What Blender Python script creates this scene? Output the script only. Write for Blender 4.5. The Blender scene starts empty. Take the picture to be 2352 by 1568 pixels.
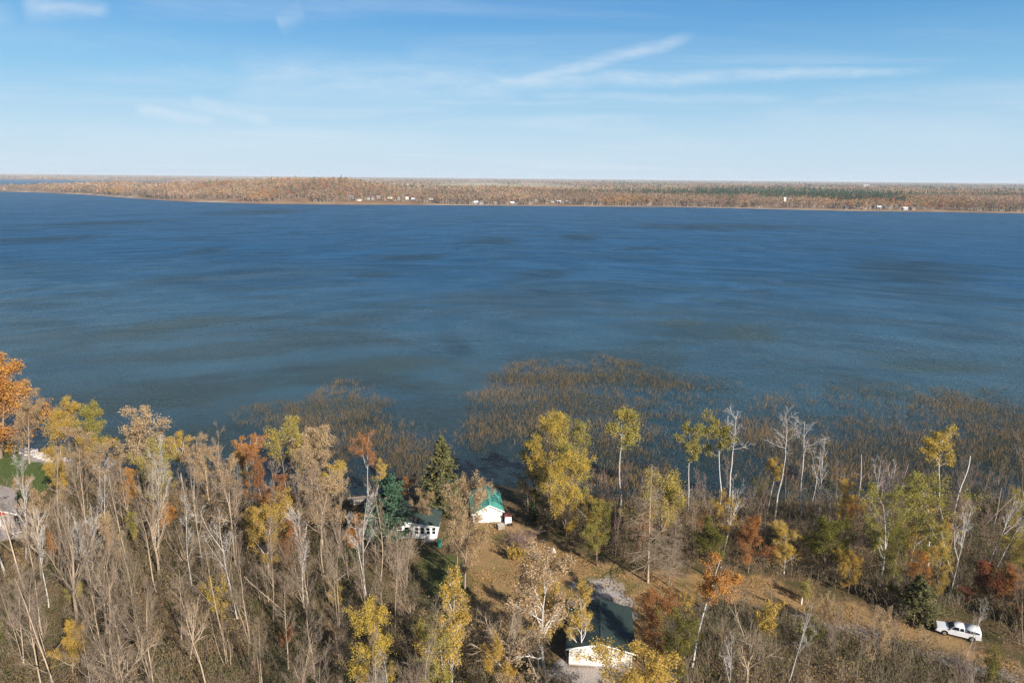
import bpy, bmesh, math, random
import numpy as np
from mathutils import Matrix, Vector, Euler

random.seed(7)
RNG = np.random.default_rng(7)
R = math.radians
sc = bpy.context.scene
COL = sc.collection

# ------------------------------------------------------------------ camera
CAM_Z = 52.0
PITCH = 13.45
ROLL = -0.536
LENS = 24.0
cam_data = bpy.data.cameras.new("camera")
cam_data.lens = LENS
cam_data.sensor_width = 36.0
cam_data.clip_start = 0.5
cam_data.clip_end = 80000.0
cam = bpy.data.objects.new("camera", cam_data)
COL.objects.link(cam)
cam.location = (0, 0, CAM_Z)
CAM_M = Euler((R(90 - PITCH), 0, 0), 'XYZ').to_matrix() @ Matrix.Rotation(R(-ROLL), 3, 'Z')
cam.rotation_euler = CAM_M.to_euler()
sc.camera = cam
sc.render.resolution_x, sc.render.resolution_y = 1024, 682

# ------------------------------------------------------------------ sun and sky
SUN_EL = 29.0
SUN_VEC = Vector((8.0, -10.3, 0)).normalized() * math.cos(R(SUN_EL)) + Vector((0, 0, math.sin(R(SUN_EL))))
SUN_AZ = math.atan2(SUN_VEC.x, SUN_VEC.y)          # clockwise from +Y
sun_data = bpy.data.lights.new("sun", 'SUN')
sun_data.energy = 5.0
sun_data.angle = R(0.53)
sun_data.color = (1.0, 0.93, 0.82)
sun = bpy.data.objects.new("sun", sun_data)
COL.objects.link(sun)
sun.rotation_euler = (-SUN_VEC).to_track_quat('-Z', 'Y').to_euler()

world = bpy.data.worlds.new("World")
sc.world = world
world.use_nodes = True
SKY_STRENGTH = 0.058
EXPOSURE = 0.9

sc.view_settings.view_transform = 'Standard'
sc.view_settings.look = 'None'
sc.view_settings.exposure = EXPOSURE
sc.view_settings.gamma = 1.0
sc.view_settings.use_curve_mapping = False
sc.cycles.use_denoising = True
sc.cycles.denoiser = 'OPENIMAGEDENOISE'
sc.cycles.denoising_input_passes = 'RGB_ALBEDO_NORMAL'
sc.cycles.denoising_prefilter = 'NONE'
sc.cycles.max_bounces = 4
sc.cycles.diffuse_bounces = 2
sc.cycles.glossy_bounces = 2
sc.cycles.transmission_bounces = 3
sc.cycles.transparent_max_bounces = 6
sc.cycles.volume_bounces = 0
sc.cycles.use_adaptive_sampling = True
sc.cycles.adaptive_threshold = 0.02
sc.cycles.caustics_reflective = False
sc.cycles.caustics_refractive = False
sc.cycles.sample_clamp_indirect = 4.0


# ------------------------------------------------------------------ picture coordinates -> place
F_V = LENS / 36.0 * 2352.0
def ray(vx, vy):
    return (CAM_M @ Vector(((vx - 1176.0) / F_V, -(vy - 784.0) / F_V, -1.0))).normalized()
def G(vx, vy, z=1.0):
    d = ray(vx, vy)
    k = (z - CAM_Z) / d.z
    return Vector((d.x * k, d.y * k, z))
def GP(pts, z=1.0):
    return np.array([G(a, b, z)[:2] for a, b in pts])


# ------------------------------------------------------------------ node helpers
class NT:
    def __init__(self, tree):
        self.t = tree; self.n = tree.nodes; self.l = tree.links
    def new(self, typ, **kw):
        nd = self.n.new(typ)
        for k, v in kw.items(): setattr(nd, k, v)
        return nd
    def put(self, nd, idx, v):
        s = nd.inputs[idx]
        if hasattr(v, 'links') and hasattr(v, 'is_output'): self.l.new(v, s)
        elif v is not None: s.default_value = v
    def math(self, op, a, b=None, c=None, clamp=False):
        nd = self.new('ShaderNodeMath', operation=op, use_clamp=clamp)
        for i, v in enumerate((a, b, c)):
            if v is not None: self.put(nd, i, v)
        return nd.outputs[0]
    def vmath(self, op, a, b=None, scale=None):
        nd = self.new('ShaderNodeVectorMath', operation=op)
        self.put(nd, 0, a)
        if b is not None: self.put(nd, 1, b)
        if scale is not None: self.put(nd, 3, scale)
        return nd.outputs['Value'] if op in ('DOT_PRODUCT', 'LENGTH', 'DISTANCE') else nd.outputs[0]
    def mix(self, fac, a, b, blend='MIX'):
        nd = self.new('ShaderNodeMix', data_type='RGBA', blend_type=blend)
        self.put(nd, 0, fac)
        for i, v in ((6, a), (7, b)):
            if isinstance(v, tuple) and len(v) == 3: v = (*v, 1)
            self.put(nd, i, v)
        return nd.outputs[2]
    def mapr(self, v, a, b, c=0.0, d=1.0, smooth=False):
        nd = self.new('ShaderNodeMapRange', interpolation_type='SMOOTHSTEP' if smooth else 'LINEAR')
        self.put(nd, 0, v)
        for i, x in zip((1, 2, 3, 4), (a, b, c, d)): self.put(nd, i, x)
        return nd.outputs[0]
    def noise(self, vec, scale, detail=3.0, rough=0.55, distort=0.0):
        nd = self.new('ShaderNodeTexNoise')
        if vec is not None: self.l.new(vec, nd.inputs['Vector'])
        nd.inputs['Scale'].default_value = scale
        nd.inputs['Detail'].default_value = detail
        nd.inputs['Roughness'].default_value = rough
        nd.inputs['Distortion'].default_value = distort
        return nd.outputs[0]
    def ramp(self, fac, stops):
        nd = self.new('ShaderNodeValToRGB')
        el = nd.color_ramp.elements
        while len(el) < len(stops): el.new(0.5)
        for e, (p, c) in zip(el, stops):
            e.position = p; e.color = (*c, 1)
        self.put(nd, 0, fac)
        return nd.outputs[0]
    def scaled(self, vec, s):
        nd = self.new('ShaderNodeMapping'); self.l.new(vec, nd.inputs[0])
        nd.inputs['Scale'].default_value = s
        return nd.outputs[0]

def material(name):
    m = bpy.data.materials.new(name); m.use_nodes = True
    t = NT(m.node_tree); t.n.clear()
    out = t.new('ShaderNodeOutputMaterial')
    return m, t, out
def principled(t, out, color, rough=0.8, spec=0.3, **kw):
    p = t.new('ShaderNodeBsdfPrincipled')
    if isinstance(color, tuple): color = (*color[:3], 1)
    t.put(p, 'Base Color', color); t.put(p, 'Roughness', rough)
    t.put(p, 'Specular IOR Level', spec)
    for k, v in kw.items(): t.put(p, k.replace('_', ' '), v)
    t.l.new(p.outputs[0], out.inputs[0])
    return p
def bump(t, p, height, strength=0.4, dist=0.1):
    b = t.new('ShaderNodeBump')
    b.inputs['Strength'].default_value = strength; b.inputs['Distance'].default_value = dist
    t.l.new(height, b.inputs['Height']); t.l.new(b.outputs[0], p.inputs['Normal'])

def plain(name, c, rough=0.6, spec=0.3, var=0.15, scale=3.0, metallic=0.0):
    m, t, out = material(name)
    co = t.new('ShaderNodeTexCoord').outputs['Object']
    n = t.noise(co, scale, 4.0)
    a = tuple(x * (1 - var) for x in c); b = tuple(min(1, x * (1 + var)) for x in c)
    p = principled(t, out, t.mix(n, a, b), rough, spec)
    p.inputs['Metallic'].default_value = metallic
    return m


# ------------------------------------------------------------------ the sky
def build_sky():
    t = NT(world.node_tree); t.n.clear()
    out = t.new('ShaderNodeOutputWorld'); bg = t.new('ShaderNodeBackground')
    bg.inputs['Strength'].default_value = SKY_STRENGTH
    sky = t.new('ShaderNodeTexSky', sky_type='NISHITA')
    sky.sun_disc = False
    sky.sun_elevation = R(SUN_EL); sky.sun_rotation = SUN_AZ
    sky.altitude = 300.0; sky.air_density = 1.0; sky.dust_density = 0.35; sky.ozone_density = 2.2
    d = t.new('ShaderNodeTexCoord').outputs['Generated']
    sep = t.new('ShaderNodeSeparateXYZ'); t.l.new(d, sep.inputs[0])
    x, y, z = sep.outputs
    # high cirrus on a flat layer seen in perspective
    zc = t.math('MAXIMUM', t.math('ADD', z, 0.06), 0.02)
    comb = t.new('ShaderNodeCombineXYZ')
    t.l.new(t.math('DIVIDE', x, zc), comb.inputs[0]); t.l.new(t.math('DIVIDE', y, zc), comb.inputs[1])
    layer = comb.outputs[0]
    n1 = t.noise(t.scaled(layer, (0.32, 0.62, 1)), 1.0, 6.0, 0.6, 0.6)
    n2 = t.noise(t.scaled(layer, (0.10, 0.22, 1)), 1.0, 3.0, 0.5, 0.3)
    veil = t.math('MULTIPLY', t.mapr(n1, 0.42, 0.85, 0, 1, True), t.mapr(n2, 0.34, 0.66, 0, 1, True))
    veil = t.math('MULTIPLY', veil, 0.75)
    # streaks: long thin cirrus and old contrails, each a band between two directions of the sky
    ys = t.math('MAXIMUM', y, 0.05)
    g = t.new('ShaderNodeCombineXYZ')
    t.l.new(t.math('DIVIDE', x, ys), g.inputs[0]); t.l.new(t.math('DIVIDE', z, ys), g.inputs[1])
    wob = t.new('ShaderNodeTexNoise'); t.l.new(g.outputs[0], wob.inputs['Vector'])
    wob.inputs['Scale'].default_value = 9.0; wob.inputs['Detail'].default_value = 5.0
    w2 = t.vmath('SCALE', t.vmath('SUBTRACT', wob.outputs['Color'], (0.5, 0.5, 0.5)), scale=0.02)
    p2 = t.vmath('MULTIPLY', t.vmath('ADD', g.outputs[0], w2), (1, 1, 0))
    fine = t.mapr(t.noise(t.scaled(g.outputs[0], (14, 60, 1)), 1.0, 6.0, 0.65), 0.28, 0.72, 0.30, 1.0)
    total = veil
    fwd = t.math('GREATER_THAN', y, 0.05)
    def dirg(vx, vy):
        r = ray(vx, vy); return Vector((r.x / r.y, r.z / r.y, 0))
    streaks = [  # ends in the sky, half width at each end, opacity at each end
        ((1140, 206), (1620, 76), 0.0085, 0.0065, 0.50, 0.42),
        ((980, 196), (2200, 160), 0.011, 0.0030, 0.46, 0.42),
        ((480, 178), (1260, 196), 0.026, 0.016, 0.30, 0.38),
        ((1180, 220), (1850, 231), 0.0045, 0.004, 0.26, 0.28),
        ((1850, 240), (2130, 210), 0.004, 0.004, 0.22, 0.10),
        ((300, 244), (510, 282), 0.007, 0.006, 0.46, 0.30),
        ((420, 230), (635, 278), 0.008, 0.006, 0.46, 0.38),
        ((40, 20), (265, 16), 0.013, 0.006, 0.46, 0.36),
        ((630, 50), (705, 10), 0.014, 0.012, 0.26, 0.22),
        ((900, 150), (1300, 130), 0.022, 0.016, 0.16, 0.10),
        ((400, 152), (470, 166), 0.004, 0.003, 0.18, 0.05),
        ((100, 330), (1100, 326), 0.016, 0.016, 0.16, 0.14),
        ((1700, 270), (2350, 300), 0.014, 0.018, 0.13, 0.16),
        ((-300, 60), (60, 34), 0.016, 0.012, 0.15, 0.18),
    ]
    for a, b, wa, wb, oa, ob in streaks:
        A = dirg(*a); Bv = dirg(*b); D = Bv - A
        rel = t.vmath('SUBTRACT', p2, tuple(A))
        tt = t.math('DIVIDE', t.vmath('DOT_PRODUCT', rel, tuple(D)), D.length_squared, clamp=True)
        nr = t.vmath('SCALE', tuple(D), scale=tt)
        dist = t.vmath('LENGTH', t.vmath('SUBTRACT', rel, nr))
        wd = t.math('MULTIPLY', t.math('MULTIPLY_ADD', tt, wb - wa, wa), 1.45)
        op = t.math('MULTIPLY', t.math('MULTIPLY_ADD', tt, ob - oa, oa), 1.25)
        k = t.mapr(t.math('DIVIDE', dist, wd), 0.0, 1.6, 1.0, 0.0, True)
        endf = t.math('MULTIPLY', t.mapr(tt, 0.0, 0.16, 0.0, 1.0, True), t.mapr(tt, 0.82, 1.0, 1.0, 0.0, True))
        k = t.math('MULTIPLY', t.math('MULTIPLY', k, op), t.math('MULTIPLY', endf, fine))
        k = t.math('MULTIPLY', k, fwd)
        total = t.math('MAXIMUM', total, k)
    total = t.math('MULTIPLY', total, t.mapr(z, -0.01, 0.02, 0.0, 1.0))
    hs = t.new('ShaderNodeHueSaturation'); hs.inputs['Saturation'].default_value = 1.25
    t.l.new(sky.outputs[0], hs.inputs['Color'])
    # moist air low in the sky: the same pale blue all round the horizon
    k = 1.0 / (SKY_STRENGTH * 2 ** EXPOSURE)
    def rgb(r, g, b): return (r * k / 12, g * k / 12, b * k / 12)
    low = t.ramp(z, [(0.0, rgb(0.60, 0.74, 0.88)), (0.05, rgb(0.53, 0.72, 0.88)), (0.13, rgb(0.26, 0.56, 0.84)), (0.23, rgb(0.075, 0.34, 0.74)), (0.42, rgb(0.03, 0.17, 0.50))])
    low = t.vmath('SCALE', low, scale=12.0)
    col = t.mix(t.mapr(z, 0.0, 0.6, 0.94, 0.0, True), hs.outputs[0], low)
    col = t.mix(total, col, tuple(c * 12 for c in rgb(0.80, 0.87, 0.95)))
    t.l.new(col, bg.inputs['Color']); t.l.new(bg.outputs[0], out.inputs[0])
build_sky()


# ------------------------------------------------------------------ numpy helpers
def vnoise(x, y, seed=0):
    x = np.asarray(x, float); y = np.asarray(y, float)
    xi = np.floor(x); yi = np.floor(y); fx = x - xi; fy = y - yi
    fx = fx * fx * (3 - 2 * fx); fy = fy * fy * (3 - 2 * fy)
    def h(a, b):
        v = np.sin(a * 127.1 + b * 311.7 + seed * 74.7) * 43758.5453
        return v - np.floor(v)
    return (h(xi, yi) * (1 - fx) + h(xi + 1, yi) * fx) * (1 - fy) + (h(xi, yi + 1) * (1 - fx) + h(xi + 1, yi + 1) * fx) * fy
def fbm(x, y, seed=0, o=4):
    s = 0; a = 0.5; n = 0
    for i in range(o):
        s = s + a * vnoise(x * 2 ** i, y * 2 ** i, seed + i * 13); n += a; a *= 0.5
    return s / n
def inside(poly, x, y):
    x = np.asarray(x, float); y = np.asarray(y, float)
    r = np.zeros(x.shape, bool); n = len(poly)
    for i in range(n):
        x1, y1 = poly[i]; x2, y2 = poly[(i + 1) % n]
        c = ((y1 > y) != (y2 > y)) & (x < (x2 - x1) * (y - y1) / (y2 - y1 + 1e-12) + x1)
        r ^= c
    return r
def seg_dist(poly, x, y, closed=False):
    d = np.full(np.shape(x), 1e9); n = len(poly)
    for i in range(n if closed else n - 1):
        a = np.array(poly[i]); b = np.array(poly[(i + 1) % n]); v = b - a
        tt = np.clip(((x - a[0]) * v[0] + (y - a[1]) * v[1]) / (v @ v + 1e-12), 0, 1)
        d = np.minimum(d, np.hypot(x - a[0] - tt * v[0], y - a[1] - tt * v[1]))
    return d
def np_mesh(name, V, Fc, mats=(), attrs=None, smooth=False):
    """V (n,3); Fc (m,3) or (m,4)"""
    V = np.ascontiguousarray(V, np.float32); Fc = np.ascontiguousarray(Fc, np.int32)
    me = bpy.data.meshes.new(name)
    me.vertices.add(len(V)); me.vertices.foreach_set('co', V.ravel())
    k = Fc.shape[1]
    me.loops.add(Fc.size); me.loops.foreach_set('vertex_index', Fc.ravel())
    me.polygons.add(len(Fc))
    me.polygons.foreach_set('loop_start', np.arange(0, Fc.size, k, dtype=np.int32))
    if smooth: me.polygons.foreach_set('use_smooth', np.ones(len(Fc), bool))
    for an, (dom, typ, data) in (attrs or {}).items():
        at = me.attributes.new(an, typ, dom)
        at.data.foreach_set('color' if 'COLOR' in typ else 'value', np.ascontiguousarray(data, np.float32).ravel())
    for m in mats: me.materials.append(m)
    me.update(calc_edges=True)
    return me
def link(name, me, parent=None):
    o = bpy.data.objects.new(name, me); COL.objects.link(o)
    if parent is not None: o.parent = parent
    return o
def tag(o, label=None, cat=None, group=None, kind=None):
    if label: o['label'] = label
    if cat: o['category'] = cat
    if group: o['group'] = group
    if kind: o['kind'] = kind
    return o
def empty(name, loc, rz=0.0):
    o = bpy.data.objects.new(name, None); COL.objects.link(o)
    o.location = loc; o.rotation_euler = (0, 0, rz); o.empty_display_size = 0.3
    return o


# ------------------------------------------------------------------ near shore: shoreline, ground
SHORE = GP([(-900, 930), (-300, 985), (0, 1018), (60, 1030), (170, 1062), (300, 1085), (440, 1112), (600, 1130), (780, 1138), (900, 1133),
            (1000, 1122), (1060, 1112), (1150, 1112), (1210, 1128), (1300, 1142), (1500, 1146), (1700, 1142), (1900, 1146), (2100, 1152),
            (2352, 1150), (2800, 1148), (3600, 1150)], 0.0)
SHORE = SHORE[np.argsort(SHORE[:, 0])]
def shore_y(x): return np.interp(x, SHORE[:, 0], SHORE[:, 1])
def ground_z(x, y):
    d = shore_y(x) - y                      # metres inland
    base = np.clip(d / 4.0, -1.0, 1.0)
    z = np.where(d > 0, 0.9 * base, 1.0 * base)
    z = z + np.clip(d / 10.0, 0, 1) * (0.25 * (fbm(x * 0.05, y * 0.05, 3) - 0.5) + 0.14 * (fbm(x * 0.5, y * 0.5, 5, 3) - 0.5))
    return np.clip(z, -1.0, 3.0)
def gz(x, y): return float(ground_z(np.array([x]), np.array([y]))[0])
def GG(vx, vy):
    p = G(vx, vy, 0.9); p.z = gz(p.x, p.y); return p

LAWN = GP([(1090, 1195), (1160, 1195), (1240, 1222), (1330, 1272), (1440, 1303), (1500, 1322), (1580, 1312), (1640, 1325), (1740, 1325), (1830, 1352),
           (1980, 1398), (2140, 1448), (2260, 1495), (2460, 1570), (2460, 1625), (2300, 1545), (2200, 1500), (2040, 1460), (1900, 1428), (1740, 1385), (1600, 1385),
           (1500, 1440), (1500, 1560), (1440, 1560), (1440, 1430), (1330, 1385), (1300, 1420), (1260, 1440), (1200, 1470), (1120, 1470), (1060, 1400), (1075, 1300)])
GREEN = GP([(955, 1295), (1010, 1262), (1060, 1262), (1085, 1330), (1060, 1400), (1030, 1440), (985, 1420)])
GREEN2 = GP([(1360, 1310), (1400, 1300), (1430, 1325), (1390, 1345)])
GREEN3 = GP([(1330, 1322), (1420, 1330), (1480, 1345), (1470, 1362), (1400, 1345), (1330, 1338)])
LEFTLAWN = GP([(-500, 985), (-100, 1018), (20, 1042), (100, 1058), (150, 1074), (135, 1105), (85, 1150), (30, 1175), (-100, 1190), (-600, 1190)])
PAD = GP([(1322, 1330), (1400, 1332), (1445, 1350), (1458, 1385), (1455, 1420), (1330, 1420), (1310, 1360)])
APRON = GP([(1270, 1520), (1430, 1520), (1440, 1700), (1240, 1700)])
SANDL = GP([(-60, 1010), (25, 1018), (70, 1030), (170, 1058), (170, 1072), (110, 1066), (20, 1042), (-60, 1030)])
LEFTPAD = GP([(-60, 1170), (55, 1165), (75, 1190), (60, 1235), (-60, 1260)])
TRACK = [G(1840, 1418)[:2], G(1950, 1440)[:2], G(2060, 1475)[:2], G(2150, 1510)[:2], G(2330, 1560)[:2], G(2500, 1600)[:2]]

def build_ground():
    xs = np.concatenate([np.linspace(-1500, -150, 30), np.arange(-147, 147.1, 0.75), np.linspace(150, 1500, 30)])
    ys = np.concatenate([np.linspace(-1200, 20, 24), np.arange(24, 160, 0.75), [165, 175, 190]])
    X, Y = np.meshgrid(xs, ys)
    Z = ground_z(X, Y)
    V = np.stack([X, Y, Z], -1).reshape(-1, 3)
    ny, nx = X.shape
    i = np.arange(ny - 1)[:, None] * nx + np.arange(nx - 1)[None, :]
    Fc = np.stack([i, i + 1, i + nx + 1, i + nx], -1).reshape(-1, 4)
    jx = X + 2.2 * (fbm(X * 0.35, Y * 0.35, 21) - 0.5) * 2; jy = Y + 2.2 * (fbm(X * 0.35, Y * 0.35, 22) - 0.5) * 2
    zone = np.zeros((*X.shape, 4), np.float32)
    zone[..., 0] = inside(LAWN, jx, jy)
    g = inside(GREEN, jx, jy) * 0.6 + inside(GREEN2, jx, jy) * 0.45 + inside(GREEN3, jx, jy) * 0.6
    ll = inside(LEFTLAWN, jx, jy)
    zone[..., 1] = np.clip(g + ll, 0, 1)
    grav = inside(PAD, jx, jy) | inside(APRON, jx, jy) | inside(LEFTPAD, jx, jy) | inside(SANDL, jx, jy)
    tr = np.clip(1.3 - seg_dist(TRACK, jx, jy) / 0.9, 0, 1) * 0.7
    zone[..., 2] = np.maximum(grav, tr)
    zone[..., 3] = np.clip(1 - np.abs(shore_y(X) - Y) / 2.5, 0, 1)
    m, t, out = material("ground_mat")
    at = t.new('ShaderNodeAttribute', attribute_name='zone')
    sp = t.new('ShaderNodeSeparateColor'); t.l.new(at.outputs['Color'], sp.inputs[0])
    co = t.new('ShaderNodeTexCoord').outputs['Object']
    n1 = t.noise(co, 0.35, 6, 0.65); n2 = t.noise(co, 3.5, 5, 0.7); n3 = t.noise(co, 14.0, 3, 0.7)
    litter = t.ramp(n2, [(0.25, (0.035, 0.026, 0.015)), (0.45, (0.11, 0.075, 0.04)), (0.58, (0.19, 0.125, 0.066)), (0.75, (0.28, 0.175, 0.082))])
    moss = t.ramp(n3, [(0.3, (0.035, 0.036, 0.016)), (0.7, (0.12, 0.10, 0.042))])
    forest = t.mix(t.mapr(n1, 0.44, 0.6), litter, moss)
    dry = t.ramp(n1, [(0.25, (0.20, 0.118, 0.052)), (0.42, (0.31, 0.19, 0.088)), (0.55, (0.25, 0.165, 0.07)), (0.7, (0.13, 0.125, 0.042))])
    dry = t.mix(t.mapr(n3, 0.35, 0.7, 0.0, 0.45), dry, (0.39, 0.245, 0.12))
    dry = t.mix(t.mapr(n2, 0.55, 0.75, 0.0, 0.6), dry, (0.13, 0.09, 0.04))
    grn = t.ramp(n2, [(0.3, (0.045, 0.075, 0.02)), (0.55, (0.085, 0.115, 0.032)), (0.75, (0.17, 0.14, 0.05))])
    grv = t.ramp(n3, [(0.3, (0.25, 0.215, 0.195)), (0.6, (0.42, 0.37, 0.34)), (0.8, (0.54, 0.49, 0.46))])
    c = t.mix(sp.outputs[0], forest, dry)
    c = t.mix(t.math('MULTIPLY', sp.outputs[1], t.mapr(n1, 0.2, 0.5, 0.75, 1.0)), c, grn)
    c = t.mix(sp.outputs[2], c, grv)
    c = t.mix(t.math('MULTIPLY', at.outputs['Alpha'], 0.7), c, (0.07, 0.052, 0.035))
    p = principled(t, out, c, 0.95, 0.1)
    bump(t, p, t.math('ADD', n2, t.math('MULTIPLY', n3, 0.4)), 0.9, 0.16)
    o = link("ground", np_mesh("ground", V, Fc, [m], {'zone': ('POINT', 'FLOAT_COLOR', zone.reshape(-1, 4))}, True))
    tag(o, kind='structure')
build_ground()


# ------------------------------------------------------------------ far land
FAR = GP([(-1500, 420), (-700, 425), (-200, 432), (0, 440), (60, 441), (200, 447), (400, 462), (600, 468), (800, 470), (1000, 471), (1176, 472.5),
          (1568, 476), (1760, 480), (1960, 484.5), (2150, 487), (2352, 490), (2800, 494), (3800, 500)], 0.0)
FAR = FAR[np.argsort(FAR[:, 0])]
def far_y(x): return np.interp(x, FAR[:, 0], FAR[:, 1])
BACK_LAKE = np.array([(-9000, 700), (-1530, 1900), (-1500, 1990), (-1640, 2200), (-1560, 2450), (-1380, 2650), (-1500, 3000), (-1850, 3700), (-2250, 4500), (-2700, 5600), (-5000, 6300), (-12000, 6600)])
def far_z(x, y):
    u = x / np.maximum(y, 1.0)
    d = y - far_y(x) + 20 * (fbm(x * 0.008, y * 0.008, 61) - 0.5)
    up = np.interp(u, [-1.2, -0.76, -0.72, -0.66, -0.58, -0.53, -0.47, -0.40, -0.33, -0.24, -0.16, -0.05, 0.3, 0.8], [2, 2, 8, 20, 19, 12, 13, 22, 31, 32, 11, 5, 6, 8])
    rise = np.clip(d / 260.0, 0, 1) ** 0.8
    fade = np.clip((d - 420) / 700.0, 0, 1)
    hill = up * rise * (1 - fade) + fade * (3 + 10 * fbm(x * 0.0006, y * 0.0006, 44, 3) + np.clip((y - 3500) / 16000, 0, 1) * 22)
    z = np.clip(d / 18.0, -1, 1) * 1.2 + np.maximum(hill, 0) * (d > 0)
    bl = inside(BACK_LAKE, x, y)
    bd = seg_dist(BACK_LAKE, x, y, True)
    z = np.where(bl, -2.0, np.minimum(z, 0.6 + bd * 0.05))
    return z
def field_mask(x, y):
    n = fbm(x * 0.0011, y * 0.0022, 81, 3)
    return (n > 0.535) & (y > 2100 + 300 * (x < -200))

def build_far():
    us = np.linspace(-2.2, 2.2, 300)
    ds = np.concatenate([np.linspace(1040, 2000, 80), np.geomspace(2020, 30000, 110)])
    Ug, D = np.meshgrid(us, ds)
    X = Ug * D; Y = D.copy()
    Z = far_z(X, Y)
    Z = np.where(Y > 29000, Z - 40, Z)
    V = np.stack([X, Y, Z], -1).reshape(-1, 3)
    ny, nx = X.shape
    i = np.arange(ny - 1)[:, None] * nx + np.arange(nx - 1)[None, :]
    Fc = np.stack([i, i + 1, i + nx + 1, i + nx], -1).reshape(-1, 4)
    fm = field_mask(X, Y).astype(np.float32)
    beach = np.clip(1 - np.abs(Y - far_y(X)) / 14.0, 0, 1) * np.clip(3.0 * (fbm(X * 0.01, Y * 0.0, 93, 3) - 0.3), 0.15, 1)
    zone = np.zeros((*X.shape, 4), np.float32); zone[..., 0] = fm; zone[..., 1] = beach; zone[..., 3] = 1
    m, t, out = material("far_land_mat")
    at = t.new('ShaderNodeAttribute', attribute_name='zone')
    sp = t.new('ShaderNodeSeparateColor'); t.l.new(at.outputs['Color'], sp.inputs[0])
    co = t.new('ShaderNodeTexCoord').outputs['Object']
    n1 = t.noise(t.scaled(co, (1, 2.2, 1)), 0.0016, 5, 0.6); n2 = t.noise(co, 0.02, 5, 0.7)
    wood = t.ramp(n2, [(0.3, (0.10, 0.06, 0.035)), (0.5, (0.20, 0.12, 0.07)), (0.7, (0.24, 0.17, 0.10))])
    fld = t.ramp(n1, [(0.35, (0.30, 0.23, 0.14)), (0.5, (0.42, 0.34, 0.22)), (0.6, (0.14, 0.16, 0.07)), (0.7, (0.34, 0.25, 0.15))])
    c = t.mix(sp.outputs[0], wood, fld)
    c = t.mix(sp.outputs[1], c, (0.40, 0.32, 0.24))
    principled(t, out, c, 0.95, 0.05)
    o = link("far_shore_land", np_mesh("far_shore_land", V, Fc, [m], {'zone': ('POINT', 'FLOAT_COLOR', zone.reshape(-1, 4))}, True))
    tag(o, kind='structure')
build_far()


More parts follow.
